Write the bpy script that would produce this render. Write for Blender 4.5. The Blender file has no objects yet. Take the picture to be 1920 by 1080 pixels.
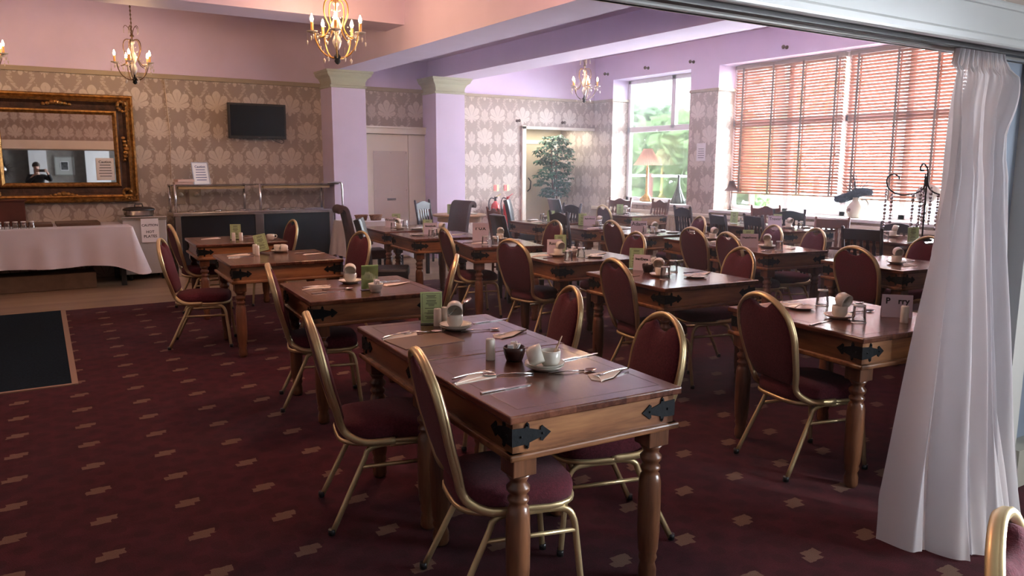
import bpy, bmesh, math, random
from math import sin, cos, pi, radians, sqrt, atan2
from mathutils import Vector, Matrix
random.seed(7)
S = bpy.context.scene
C = S.collection

# ---------------------------------------------------------------- camera, world, light
H = 1.57
YAW, PITCH, ROLL = radians(32.6), radians(9.01), radians(0.2)
fw = Vector((sin(YAW)*cos(PITCH), cos(YAW)*cos(PITCH), -sin(PITCH)))
rt = Vector((cos(YAW), -sin(YAW), 0)); up = rt.cross(fw)
r2 = rt*cos(ROLL)+up*sin(ROLL); u2 = -rt*sin(ROLL)+up*cos(ROLL)
cd = bpy.data.cameras.new('camera'); cam = bpy.data.objects.new('camera', cd); C.objects.link(cam)
cd.sensor_width = 36; cd.lens = 1450/1920*36; cd.clip_start = 0.02; cd.clip_end = 200
cam.matrix_world = Matrix(((r2.x, u2.x, -fw.x, 0), (r2.y, u2.y, -fw.y, 0), (r2.z, u2.z, -fw.z, H), (0, 0, 0, 1)))
S.camera = cam
S.view_settings.view_transform = 'Standard'; S.view_settings.look = 'None'
S.view_settings.exposure = 1.85; S.view_settings.gamma = 1; S.view_settings.use_curve_mapping = False
S.cycles.use_denoising = True
S.cycles.max_bounces = 8; S.cycles.diffuse_bounces = 4; S.cycles.glossy_bounces = 3
S.cycles.transmission_bounces = 6; S.cycles.transparent_max_bounces = 24
S.cycles.sample_clamp_indirect = 4; S.cycles.caustics_reflective = False; S.cycles.caustics_refractive = False
S.cycles.use_adaptive_sampling = True; S.cycles.adaptive_threshold = 0.02

W = bpy.data.worlds.new('sky'); S.world = W; W.use_nodes = True
bg = W.node_tree.nodes['Background']; bg.inputs[0].default_value = (0.84, 0.90, 1.0, 1); bg.inputs[1].default_value = 17.0

def lamp(name, kind, loc, energy, color, size=None, sizey=None, direction=None, **kw):
    l = bpy.data.lights.new(name, kind); l.energy = energy; l.color = color
    o = bpy.data.objects.new(name, l); C.objects.link(o); o.location = loc
    if kind == 'AREA':
        l.shape = 'RECTANGLE'; l.size = size; l.size_y = sizey
    elif kind == 'POINT':
        l.shadow_soft_size = size
    if direction is not None:
        o.rotation_euler = Vector(direction).to_track_quat('-Z', 'Y').to_euler()
    for k, v in kw.items(): setattr(l, k, v)
    return o
lamp('sun', 'SUN', (14, -6, 9), 3.5, (1, 0.93, 0.82), direction=(-0.42, 0.78, -0.46), angle=0.03)
# daylight through the real window openings (area lights just outside the panes)
lamp('window_daylight', 'AREA', (10.75, 10.7, 2.6), 22, (0.90, 0.93, 1.0), 2.2, 2.2, (-0.74, -0.12, -0.66), spread=radians(84))
lamp('window_daylight', 'AREA', (10.75, 7.1, 2.6), 650, (0.90, 0.93, 1.0), 4.0, 2.2, (-0.74, 0.0, -0.66), spread=radians(84))
# area lights added for paving bounce, to brighten beams and ceiling
lamp('paving_bounce_fill', 'AREA', (11.3, 7.0, 0.9), 210, (0.95, 0.95, 1.0), 5.0, 1.6, (-0.87, 0.0, 0.50), spread=radians(68))
lamp('paving_bounce_fill', 'AREA', (11.3, 10.6, 0.9), 40, (0.95, 0.95, 1.0), 2.6, 1.6, (-0.87, 0.0, 0.50), spread=radians(68))
lamp('window_daylight', 'AREA', (5.3, -1.2, 1.6), 225, (0.86, 0.92, 1.0), 1.4, 2.6, (-1, 0.45, 0.05))

# unseen fill light added under the alcove ceiling to brighten it
lamp('alcove_fill', 'AREA', (8.9, 12.7, 2.28), 7, (1.0, 0.92, 0.80), 1.4, 0.7, (0, 0, -1))

# ---------------------------------------------------------------- material helpers
class X:
    """arithmetic on shader sockets"""
    def __init__(s, nt, v): s.nt, s.v = nt, v
    def _m(s, op, *a):
        n = s.nt.nodes.new('ShaderNodeMath'); n.operation = op
        for i, q in enumerate((s,)+a):
            q = q.v if isinstance(q, X) else q
            if isinstance(q, (int, float)): n.inputs[i].default_value = q
            else: s.nt.links.new(q, n.inputs[i])
        return X(s.nt, n.outputs[0])
    def __add__(s, o): return s._m('ADD', o)
    __radd__ = __add__
    def __sub__(s, o): return s._m('SUBTRACT', o)
    def __rsub__(s, o): return X(s.nt, o)._m('SUBTRACT', s)
    def __mul__(s, o): return s._m('MULTIPLY', o)
    __rmul__ = __mul__
    def __truediv__(s, o): return s._m('DIVIDE', o)
    def sin(s): return s._m('SINE')
    def cos(s): return s._m('COSINE')
    def abs(s): return s._m('ABSOLUTE')
    def fract(s): return s._m('FRACT')
    def floor(s): return s._m('FLOOR')
    def lt(s, o): return s._m('LESS_THAN', o)
    def gt(s, o): return s._m('GREATER_THAN', o)
    def max(s, o): return s._m('MAXIMUM', o)
    def min(s, o): return s._m('MINIMUM', o)
    def sqrt(s): return s._m('SQRT')
    def atan2(s, o): return s._m('ARCTAN2', o)
    def soft(s, edge, w):   # 1 where s < edge
        return ((edge - s)/w + 0.5)._m('ADD', 0.0)._clamp()
    def _clamp(s):
        n = s.nt.nodes.new('ShaderNodeClamp'); s.nt.links.new(s.v, n.inputs[0]); return X(s.nt, n.outputs[0])

MATS = {}
def new_mat(name):
    m = bpy.data.materials.new(name); m.use_nodes = True
    return m, m.node_tree, m.node_tree.nodes['Principled BSDF']
def P(name, col, rough=0.5, metal=0.0, noise=0.0, nscale=20, bump=0.0, bscale=60, **kw):
    if name in MATS: return MATS[name]
    m, nt, b = new_mat(name)
    b.inputs['Roughness'].default_value = rough; b.inputs['Metallic'].default_value = metal
    for k, v in kw.items():
        b.inputs[k.replace('_', ' ')].default_value = v
    if noise or bump:
        tc = nt.nodes.new('ShaderNodeTexCoord')
        nz = nt.nodes.new('ShaderNodeTexNoise'); nz.inputs['Scale'].default_value = nscale; nz.inputs['Detail'].default_value = 4
        nt.links.new(tc.outputs['Object'], nz.inputs['Vector'])
        r = nt.nodes.new('ShaderNodeValToRGB')
        r.color_ramp.elements[0].position = 0.3; r.color_ramp.elements[1].position = 0.7
        r.color_ramp.elements[0].color = [c*(1-noise) for c in col]+[1]
        r.color_ramp.elements[1].color = [min(1, c*(1+noise)) for c in col]+[1]
        nt.links.new(nz.outputs['Fac'], r.inputs[0]); nt.links.new(r.outputs[0], b.inputs['Base Color'])
        if bump:
            n2 = nt.nodes.new('ShaderNodeTexNoise'); n2.inputs['Scale'].default_value = bscale
            nt.links.new(tc.outputs['Object'], n2.inputs['Vector'])
            bp = nt.nodes.new('ShaderNodeBump'); bp.inputs['Strength'].default_value = bump; bp.inputs['Distance'].default_value = 0.01
            nt.links.new(n2.outputs['Fac'], bp.inputs['Height']); nt.links.new(bp.outputs[0], b.inputs['Normal'])
    else:
        b.inputs['Base Color'].default_value = (*col, 1)
    MATS[name] = m; return m
def geo_xyz(nt, kind='geo'):
    if kind == 'geo':
        g = nt.nodes.new('ShaderNodeNewGeometry'); src = g.outputs['Position']
    else:
        g = nt.nodes.new('ShaderNodeTexCoord'); src = g.outputs['Object']
    s = nt.nodes.new('ShaderNodeSeparateXYZ'); nt.links.new(src, s.inputs[0])
    return X(nt, s.outputs[0]), X(nt, s.outputs[1]), X(nt, s.outputs[2]), src
def noise(nt, src, scale, detail=3, vec_scale=None):
    n = nt.nodes.new('ShaderNodeTexNoise'); n.inputs['Scale'].default_value = scale; n.inputs['Detail'].default_value = detail
    if vec_scale:
        mp = nt.nodes.new('ShaderNodeMapping'); mp.inputs['Scale'].default_value = vec_scale
        nt.links.new(src, mp.inputs[0]); src = mp.outputs[0]
    nt.links.new(src, n.inputs['Vector']); return X(nt, n.outputs['Fac'])
def mixc(nt, fac, a, b):
    n = nt.nodes.new('ShaderNodeMix'); n.data_type = 'RGBA'
    nt.links.new(fac.v, n.inputs[0])
    for i, c in ((6, a), (7, b)):
        if isinstance(c, tuple): n.inputs[i].default_value = (*c, 1)
        else: nt.links.new(c, n.inputs[i])
    return n.outputs[2]

def damask(lav=True):
    m, nt, b = new_mat('damask_wallpaper')
    x, y, z, src = geo_xyz(nt)
    wob = noise(nt, src, 30, 2)
    u = x + y - 12.2
    def cell(off_u, off_v):
        du = (((u - off_u)/0.54 + 0.5).fract() - 0.5)*0.54
        dv = (((z - off_v)/0.80 + 0.5).fract() - 0.5)*0.80
        return du, dv
    def motif(ou, ov, k=1.0, h=1.0):
        du, dv = cell(ou, ov)
        a = du.abs()/k; b_ = (dv + 0.095)/h
        th = a.atan2(b_); r = (a*a + b_*b_).sqrt()
        pet = (th*4.2).cos().abs()
        R = (0.088 + (th*0.72).cos().max(0.0)*0.15)*(0.74 + pet*0.26)
        fan = r.soft(R, 0.008)*th.lt(2.25)
        gaps = pet.soft(0.20, 0.16)*r.gt(0.055)
        midrib = ((th*4.2).sin().abs()).soft(0.10, 0.1)*r.gt(0.10)*r.lt(0.19)
        d2 = ((a/0.028)*(a/0.028) + ((dv+0.135)/0.045)*((dv+0.135)/0.045)).sqrt()
        tail = d2.soft(1.0, 0.25)
        return (fan*(1 - (gaps*0.75 + midrib*0.35)._clamp())).max(tail)
    def vine(ou, ov):
        du, dv = cell(ou, ov)
        ph = dv*(2*pi/0.40)
        c = 0.185 + ph.cos()*0.050
        d = (du.abs() - c).abs()
        curl = (dv*62 + du.abs()*50).sin().abs()
        wd = 0.006 + curl*0.022
        d2 = (du.abs() - 0.135 - (ph*2).cos()*0.035).abs()
        return d.soft(wd, 0.008).max(d2.soft(0.007, 0.008)*curl.gt(0.35))*(dv*38).cos().abs().gt(0.18)
    pat = motif(6.94, 2.49).max(motif(7.21, 2.09)).max(motif(7.21, 2.47, 0.45, 0.8)*0.8).max(motif(6.94, 2.07, 0.45, 0.8)*0.8).max(vine(6.94, 2.49)*0.6)
    pat = pat*(0.72 + wob*0.5)
    col = mixc(nt, pat._clamp(), (0.36, 0.285, 0.235), (0.60, 0.52, 0.45))
    nt.links.new(col, b.inputs['Base Color'])
    rr = 0.62 - pat*0.30
    nt.links.new(rr.v, b.inputs['Roughness'])
    b.inputs['Specular IOR Level'].default_value = 0.5
    return m
def carpet_mat():
    m, nt, b = new_mat('burgundy_carpet')
    x, y, z, src = geo_xyz(nt)
    n1 = noise(nt, src, 260, 2); n2 = noise(nt, src, 9, 3); n3 = noise(nt, src, 40, 2)
    a = ((x - y*0.0207 - 0.141)/0.348 + 0.5).fract()*0.348 - 0.174
    c = ((y + x*0.02 - 3.335)/0.3665 + 0.5).fract()*0.3665 - 0.183
    a2 = a + (n3-0.5)*0.02; c2 = c + (n3-0.5)*0.02
    r1 = (a2-0.012).abs().lt(0.042)*(c2-0.014).abs().lt(0.024)
    r2 = (a2+0.014).abs().lt(0.042)*(c2+0.016).abs().lt(0.022)
    spot = r1.max(r2)*(0.45+n1*0.9)
    base = mixc(nt, ((n1-0.5)*1.6+(n2-0.5)*1.2+0.5)._clamp(), (0.020, 0.0045, 0.006), (0.075, 0.013, 0.018))
    # tone-on-tone ground pattern between the buff flecks
    g = ((a*36).sin()*(c*34).sin()).gt(0.35)*0.35
    base2 = mixc(nt, g*1.0, base, (0.018, 0.006, 0.006))
    col = mixc(nt, spot._clamp(), base2, (0.16, 0.10, 0.068))
    nt.links.new(col, b.inputs['Base Color']); b.inputs['Roughness'].default_value = 1.0; b.inputs['Specular IOR Level'].default_value = 0.1
    b.inputs['Sheen Weight'].default_value = 0.09; b.inputs['Sheen Tint'].default_value = (0.8, 0.55, 0.62, 1)
    bp = nt.nodes.new('ShaderNodeBump'); bp.inputs['Strength'].default_value = 0.5; bp.inputs['Distance'].default_value = 0.004
    nt.links.new(n1.v, bp.inputs['Height']); nt.links.new(bp.outputs[0], b.inputs['Normal'])
    return m
def wood_mat(name, dark, light, rough=0.25, plank=0.11, axis='x', gscale=3.0, coat=0.3):
    if name in MATS: return MATS[name]
    m, nt, b = new_mat(name)
    x, y, z, src = geo_xyz(nt, 'obj')
    q = x if axis == 'x' else (y if axis == 'y' else z)
    sc = {'x': (9, 1, 9), 'y': (1, 9, 9), 'z': (9, 9, 1)}[axis]
    g = noise(nt, src, gscale, 6, sc); f = noise(nt, src, gscale*5, 3, sc); big = noise(nt, src, 2.2, 2)
    pl = (q/plank).floor()
    rnd = ((pl*12.9898).sin()*43758.5).fract()
    t = ((g-0.5)*1.7 + (f-0.5)*0.5 + (rnd-0.5)*0.55*(1 if plank < 1 else 0) + (big-0.5)*0.7 + 0.5)._clamp()
    col = mixc(nt, t, dark, light)
    nt.links.new(col, b.inputs['Base Color'])
    nt.links.new((rough + (g-0.5)*0.12).v, b.inputs['Roughness'])
    b.inputs['Coat Weight'].default_value = coat; b.inputs['Coat Roughness'].default_value = 0.12
    bp = nt.nodes.new('ShaderNodeBump'); bp.inputs['Strength'].default_value = 0.12; bp.inputs['Distance'].default_value = 0.003
    nt.links.new(f.v, bp.inputs['Height']); nt.links.new(bp.outputs[0], b.inputs['Normal'])
    MATS[name] = m; return m
def glassy(name, tint=(1, 1, 1), gloss=0.12, rough=0.02):
    if name in MATS: return MATS[name]
    m = bpy.data.materials.new(name); m.use_nodes = True; nt = m.node_tree; nt.nodes.clear()
    o = nt.nodes.new('ShaderNodeOutputMaterial'); t = nt.nodes.new('ShaderNodeBsdfTransparent'); t.inputs[0].default_value = (*tint, 1)
    g = nt.nodes.new('ShaderNodeBsdfGlossy'); g.inputs['Roughness'].default_value = rough
    lw = nt.nodes.new('ShaderNodeLayerWeight'); lw.inputs[0].default_value = 0.35
    mm = nt.nodes.new('ShaderNodeMath'); mm.operation = 'MULTIPLY_ADD'; mm.inputs[1].default_value = 0.85; mm.inputs[2].default_value = gloss*0.3
    nt.links.new(lw.outputs['Fresnel'], mm.inputs[0])
    mx = nt.nodes.new('ShaderNodeMixShader'); nt.links.new(mm.outputs[0], mx.inputs[0])
    nt.links.new(t.outputs[0], mx.inputs[1]); nt.links.new(g.outputs[0], mx.inputs[2]); nt.links.new(mx.outputs[0], o.inputs[0])
    MATS[name] = m; return m
def cloth(name, col, trans=0.4, clear=0.0, rough=0.9):
    if name in MATS: return MATS[name]
    m = bpy.data.materials.new(name); m.use_nodes = True; nt = m.node_tree; nt.nodes.clear()
    o = nt.nodes.new('ShaderNodeOutputMaterial')
    d = nt.nodes.new('ShaderNodeBsdfDiffuse'); d.inputs[0].default_value = (*col, 1)
    t = nt.nodes.new('ShaderNodeBsdfTranslucent'); t.inputs[0].default_value = (*col, 1)
    mx = nt.nodes.new('ShaderNodeMixShader'); mx.inputs[0].default_value = trans
    nt.links.new(d.outputs[0], mx.inputs[1]); nt.links.new(t.outputs[0], mx.inputs[2]); out = mx.outputs[0]
    if clear:
        tr = nt.nodes.new('ShaderNodeBsdfTransparent'); m2 = nt.nodes.new('ShaderNodeMixShader'); m2.inputs[0].default_value = clear
        nt.links.new(out, m2.inputs[1]); nt.links.new(tr.outputs[0], m2.inputs[2]); out = m2.outputs[0]
    nt.links.new(out, o.inputs[0]); MATS[name] = m; return m
def emit(name, col, s):
    if name in MATS: return MATS[name]
    m = bpy.data.materials.new(name); m.use_nodes = True; nt = m.node_tree; nt.nodes.clear()
    o = nt.nodes.new('ShaderNodeOutputMaterial'); e = nt.nodes.new('ShaderNodeEmission'); e.inputs[0].default_value = (*col, 1); e.inputs[1].default_value = s
    nt.links.new(e.outputs[0], o.inputs[0]); MATS[name] = m; return m

WALLPAPER = damask()
CARPET = carpet_mat()
LAV = P('lavender_paint', (0.68, 0.57, 0.75), 0.55, noise=0.03, nscale=3)
GREENISH = P('sage_plaster', (0.46, 0.46, 0.33), 0.5)
CREAM = P('cream_gloss_paint', (0.80, 0.75, 0.63), 0.28, noise=0.03, nscale=4)
RAIL = P('rail_paint', (0.36, 0.29, 0.20), 0.45)
WHITE = P('white_paint', (0.74, 0.74, 0.72), 0.45, noise=0.02, nscale=5)
PVC = P('white_window_plastic', (0.78, 0.78, 0.80), 0.35)
GOLD = P('gold_enamel', (0.58, 0.45, 0.24), 0.36, 0.7, noise=0.08, nscale=9)
SEAT = P('burgundy_fabric', (0.092, 0.020, 0.027), 1.0, noise=0.25, nscale=120, bump=0.3, bscale=300, Specular_IOR_Level=0.12, Sheen_Weight=0.06)
BLACKPL = P('black_plastic', (0.012, 0.012, 0.013), 0.4)
LEATHER = P('black_leather', (0.018, 0.018, 0.022), 0.42, bump=0.15, bscale=90, noise=0.1)
BROWNL = P('brown_leather', (0.060, 0.030, 0.030), 0.6, bump=0.15, bscale=90, noise=0.15)
IRON = P('black_iron', (0.008, 0.009, 0.010), 0.6, 0.0, Specular_IOR_Level=0.15, bump=0.2, bscale=40)
STEEL = P('polished_steel', (0.62, 0.60, 0.58), 0.22, 0.95)
CUTL = P('cutlery_steel', (0.62, 0.61, 0.60), 0.2, 1.0)
CHINA = P('white_china', (0.70, 0.67, 0.58), 0.22)
PAPER = P('white_paper', (0.74, 0.72, 0.72), 0.8)
NAPK = P('cream_napkin', (0.74, 0.66, 0.57), 0.9)
GREENC = cloth('green_card', (0.62, 0.76, 0.45), 0.45)
INK = P('black_ink', (0.015, 0.013, 0.016), 0.7)
BLUEINK = P('blue_ink', (0.03, 0.04, 0.16), 0.7)
GLASS = glassy('drinking_glass', (0.985, 0.985, 0.99), 0.25)
PANE = glassy('window_glass', (0.97, 0.98, 0.99), 0.15)
ACRYL = glassy('clear_acrylic', (0.95, 0.96, 0.96), 0.25)
CRYSTAL = P('crystal_glass', (0.95, 0.93, 0.9), 0.05, Transmission_Weight=0.75, IOR=1.5)
TOPW = wood_mat('table_top_wood', (0.055, 0.019, 0.012), (0.185, 0.070, 0.038), 0.21, 0.105, 'x')
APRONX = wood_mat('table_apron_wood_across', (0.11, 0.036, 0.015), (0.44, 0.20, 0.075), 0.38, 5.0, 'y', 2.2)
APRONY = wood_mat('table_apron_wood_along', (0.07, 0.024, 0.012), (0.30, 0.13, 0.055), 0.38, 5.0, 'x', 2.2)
LEGW = wood_mat('table_leg_wood', (0.045, 0.017, 0.009), (0.24, 0.10, 0.045), 0.3, 5.0, 'z', 2.2)
DARKW = P('dark_chair_wood', (0.020, 0.016, 0.022), 0.4, noise=0.2, nscale=8)
REDW = P('red_brown_chair_wood', (0.13, 0.045, 0.028), 0.38, noise=0.25, nscale=8)

# ---------------------------------------------------------------- mesh helpers
class MB:
    def __init__(s): s.v, s.f, s.sm, s.mi, s.m = [], [], [], [], 0
    def add(s, vs, fs, smooth=False, M=None):
        b = len(s.v)
        s.v += [tuple(M @ Vector(p)) if M is not None else tuple(p) for p in vs]
        for q in fs: s.f.append([i+b for i in q]); s.sm.append(smooth); s.mi.append(s.m)
        return s
    def mat(s, i): s.m = i; return s
    def box(s, x0, x1, y0, y1, z0, z1, M=None):
        vs = [(x, y, z) for x in (x0, x1) for y in (y0, y1) for z in (z0, z1)]
        return s.add(vs, [(0,1,3,2),(4,6,7,5),(0,4,5,1),(2,3,7,6),(0,2,6,4),(1,5,7,3)], False, M)
    def cbox(s, x0, x1, y0, y1, z0, z1, c=0.006, M=None):      # box with chamfered edges
        bm = bmesh.new()
        bmesh.ops.create_cube(bm, size=1, matrix=Matrix.Translation(((x0+x1)/2, (y0+y1)/2, (z0+z1)/2)) @ Matrix.Diagonal((x1-x0, y1-y0, z1-z0, 1)))
        bmesh.ops.bevel(bm, geom=bm.edges[:], offset=c, segments=2, affect='EDGES', profile=0.5)
        vs = [v.co.copy() for v in bm.verts]; bm.verts.index_update()
        fs = [[v.index for v in f.verts] for f in bm.faces]; bm.free()
        return s.add(vs, fs, False, M)
    def lathe(s, prof, n=16, M=None, cap=True):
        vs, fs = [], []
        for r, z in prof:
            for k in range(n): a = 2*pi*k/n; vs.append((r*cos(a), r*sin(a), z))
        for i in range(len(prof)-1):
            for k in range(n):
                k2 = (k+1) % n; fs.append((i*n+k, i*n+k2, (i+1)*n+k2, (i+1)*n+k))
        s.add(vs, fs, True, M)
        if cap:
            b = len(s.v)-len(vs)
            for i, rev in ((0, True), (len(prof)-1, False)):
                if prof[i][0] > 1e-4:
                    q = [b+i*n+k for k in range(n)]; s.f.append(q[::-1] if rev else q); s.sm.append(False); s.mi.append(s.m)
        return s
    def tube(s, pts, r, n=8, closed=False, M=None, ry=None, upv=None, cap=True):
        pts = [Vector(p) for p in pts]; N = len(pts)
        rs = r if isinstance(r, (list, tuple)) else [r]*N
        vs, fs = [], []; prev = None
        for i, p in enumerate(pts):
            a = pts[(i-1) % N] if (closed or i > 0) else p
            b = pts[(i+1) % N] if (closed or i < N-1) else p
            t = (b-a)
            t = t.normalized() if t.length > 1e-9 else Vector((0, 0, 1))
            if upv is not None: u = Vector(upv)
            elif prev is not None: u = prev
            else: u = Vector((0, 0, 1)) if abs(t.z) < 0.9 else Vector((1, 0, 0))
            u = (u - t*u.dot(t))
            u = u.normalized() if u.length > 1e-6 else t.orthogonal().normalized()
            w = t.cross(u); prev = u
            for k in range(n):
                an = 2*pi*k/n
                vs.append(p + u*cos(an)*rs[i] + w*sin(an)*(rs[i] if ry is None else ry))
        for i in range(N if closed else N-1):
            j = (i+1) % N
            for k in range(n):
                k2 = (k+1) % n; fs.append((i*n+k, i*n+k2, j*n+k2, j*n+k))
        if not closed and cap: fs += [tuple(range(n))[::-1], tuple((N-1)*n+k for k in range(n))]
        return s.add(vs, fs, True, M)
    def prism(s, poly, t, M=None):                     # polygon in xy, thickness t along +z
        n = len(poly)
        vs = [(x, y, 0) for x, y in poly]+[(x, y, t) for x, y in poly]
        fs = [tuple(range(n))[::-1], tuple(range(n, 2*n))]+[(i, (i+1) % n, n+(i+1) % n, n+i) for i in range(n)]
        return s.add(vs, fs, False, M)
    def ball(s, c, r, n=8, M=None, sz=(1, 1, 1)):
        vs, fs = [], []; m = max(4, n//2+1)
        for i in range(m+1):
            ph = pi*i/m
            for k in range(n):
                a = 2*pi*k/n; vs.append((c[0]+r*sz[0]*sin(ph)*cos(a), c[1]+r*sz[1]*sin(ph)*sin(a), c[2]+r*sz[2]*cos(ph)))
        for i in range(m):
            for k in range(n): k2 = (k+1) % n; fs.append((i*n+k, (i+1)*n+k, (i+1)*n+k2, i*n+k2))
        return s.add(vs, fs, True, M)
    def grid(s, P2, smooth=True, M=None):              # P2[i][j] points
        n, m = len(P2), len(P2[0])
        vs = [p for row in P2 for p in row]
        return s.add(vs, [(i*m+j, (i+1)*m+j, (i+1)*m+j+1, i*m+j+1) for i in range(n-1) for j in range(m-1)], smooth, M)
    def mesh(s, name, mats):
        me = bpy.data.meshes.new(name); me.from_pydata(s.v, [], s.f)
        me.polygons.foreach_set('use_smooth', s.sm); me.polygons.foreach_set('material_index', s.mi)
        for m in (mats if isinstance(mats, (list, tuple)) else [mats]): me.materials.append(m)
        me.update(); return me
    def build(s, name, mats, parent=None, loc=None, rz=None):
        o = bpy.data.objects.new(name, s.mesh(name, mats)); C.objects.link(o)
        if parent: o.parent = parent
        if loc is not None: o.location = loc
        if rz is not None: o.rotation_euler[2] = rz
        return o
def tag(o, label, cat, group=None, kind=None):
    o['label'] = label; o['category'] = cat
    if group: o['group'] = group
    elif 'group' in o.keys(): del o['group']
    if kind: o['kind'] = kind
    return o
def struct(o): o['kind'] = 'structure'; return o
def empty(name, loc=(0, 0, 0), rz=0):
    o = bpy.data.objects.new(name, None); C.objects.link(o); o.location = loc; o.rotation_euler[2] = rz; o.empty_display_size = 0.1
    return o
def kids(o): return [c for c in bpy.data.objects if c.parent == o]
CH = {}
def remember(o):
    CH[o.name] = kids(o)
    for c in CH[o.name]: remember(c)
def copy_tree(o, parent=None):
    c = o.copy(); C.objects.link(c)
    if parent: c.parent = parent
    CH[c.name] = [copy_tree(k, c) for k in CH.get(o.name, [])]
    return c
PROTO = {}
def proto(key, fn):
    o = fn(); remember(o); PROTO[key] = [o, False]
def put(key, label, cat, loc, rz=0, group=None, scale=None):
    rec = PROTO[key]
    o = rec[0] if not rec[1] else copy_tree(rec[0])
    rec[1] = True
    o.location = loc; o.rotation_euler = (0, 0, rz)
    if scale: o.scale = scale
    tag(o, label, cat, group); return o
def text_mesh(txt, size, mat, name='lettering', parent=None, M=None, align='CENTER', bold=0.0):
    cu = bpy.data.curves.new('t', 'FONT'); cu.body = txt; cu.size = size; cu.align_x = align; cu.align_y = 'CENTER'; cu.offset = bold; cu.extrude = 0.0002; cu.resolution_u = 2
    t = bpy.data.objects.new('t', cu); C.objects.link(t)
    dg = bpy.context.evaluated_depsgraph_get(); me = bpy.data.meshes.new_from_object(t.evaluated_get(dg))
    bpy.data.objects.remove(t); bpy.data.curves.remove(cu)
    me.name = name; me.materials.clear(); me.materials.append(mat)
    if M is not None: me.transform(M)
    o = bpy.data.objects.new(name, me); C.objects.link(o)
    if parent: o.parent = parent
    return o
def facing(loc, nx, ny, tilt=0):     # matrix whose local xy plane faces direction (nx, ny) horizontally, x to the viewer's right
    n = Vector((nx, ny, 0)).normalized(); n = (n*cos(tilt)+Vector((0, 0, 1))*sin(tilt)).normalized()
    r = Vector((-n.y, n.x, 0)).normalized(); u = n.cross(r)
    return Matrix(((r.x, u.x, n.x, loc[0]), (r.y, u.y, n.y, loc[1]), (r.z, u.z, n.z, loc[2]), (0, 0, 0, 1)))

# ---------------------------------------------------------------- room shell
YB = 12.2; XW = 9.7; RAILZ = 2.8
def wall(name, boxes, mat):
    m = MB()
    for b in boxes: m.box(*b)
    return struct(m.build(name, mat))
floorw = wood_mat('pale_floor_boards', (0.20, 0.125, 0.075), (0.34, 0.235, 0.15), 0.42, 0.16, 'y', 2.0, 0.1)
wall('floor', [(-5.5, 10.2, -4.2, 13.4, -0.12, 0)], floorw)
cp = MB().box(-4.99, 9.69, 1.91, 9.5, 0.0005, 0.008).box(-4.99, 4.99, -3.79, 1.71, 0.0005, 0.008).box(-4.99, 3.60, 1.71, 1.91, 0.0005, 0.008).build('carpet', CARPET)
tag(cp, 'dark burgundy carpet with rows of small buff flecks covering the dining room floor', 'carpet')
# far wall: wallpaper below the rail, lavender above; opening for the alcove
wall('wall_back', [(-5, 8.06, YB, YB+0.12, 0, RAILZ), (8.06, 9.9, YB, YB+0.12, 2.25, RAILZ)], WALLPAPER)
wall('wall_back_upper', [(-5, 10.2, YB, YB+0.12, RAILZ, 3.9)], LAV)
def rail(name, pts_boxes, mat=RAIL):
    m = MB()
    for b in pts_boxes: m.cbox(*b, c=0.008)
    return struct(m.build(name, mat))
rail('trim_1', [(-5, 4.2, YB-0.035, YB, RAILZ-0.035, RAILZ+0.03)])
rail('trim_2', [(4.75, 5.98, YB-0.035, YB, RAILZ-0.035, RAILZ+0.03)])
rail('trim_3', [(6.52, 9.7, YB-0.035, YB, RAILZ-0.03, RAILZ+0.02)])
# alcove behind the far wall
wall('wall_alcove', [(7.9, 8.06, YB+0.12, 13.3, 0, 2.4), (7.9, 10.2, 13.3, 13.4, 0, 2.4), (7.9, 10.2, YB+0.12, 13.4, 2.3, 2.4)], P('alcove_beige', (0.60, 0.52, 0.38), 0.5, noise=0.03, nscale=3))
rail('trim_4', [(8.0, 8.09, YB-0.03, YB+0.01, 0, 2.30), (8.0, 9.7, YB-0.03, YB+0.01, 2.235, 2.29)], CREAM)
# door inside the alcove
d = MB().cbox(8.76, 9.46, 13.24, 13.28, 0.01, 2.0, c=0.004).build('door_1', P('door_beige', (0.56, 0.48, 0.35), 0.45)); struct(d)
MB().box(8.68, 8.76, 13.23, 13.3, 0, 2.08).box(9.46, 9.56, 13.23, 13.3, 0, 2.08).box(8.76, 9.46, 13.23, 13.3, 2.0, 2.08).build('door_frame', CREAM, d)
MB().tube([(8.83, 13.235, 1.05), (8.85, 13.17, 1.1), (8.87, 13.17, 1.25), (8.85, 13.235, 1.32)], 0.012).build('door_handle', IRON, d)
# columns
for i, (x0, x1) in enumerate(((4.2, 4.75), (5.98, 6.52))):
    c = MB().box(x0, x1, 11.7, YB, 0, RAILZ-0.02).build('wall_column', LAV); struct(c)
    m = MB(); prof = [(0.0, 2.74), (0.02, 2.75), (0.02, 2.77), (0.0, 2.78), (0.005, 2.84), (0.03, 2.89), (0.075, 2.925), (0.085, 2.95), (0.085, 2.965), (0.10, 2.97), (0.10, 3.0)]
    rows = []
    for o, z in prof: rows.append([(x0-o, YB, z), (x0-o, 11.7-o, z), (x1+o, 11.7-o, z), (x1+o, YB, z)])
    m.grid(rows, smooth=False)
    m.box(x0-0.08, x1+0.08, 11.62, YB, 2.975, 2.999)
    m.build('capital', GREENISH, c)
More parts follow.
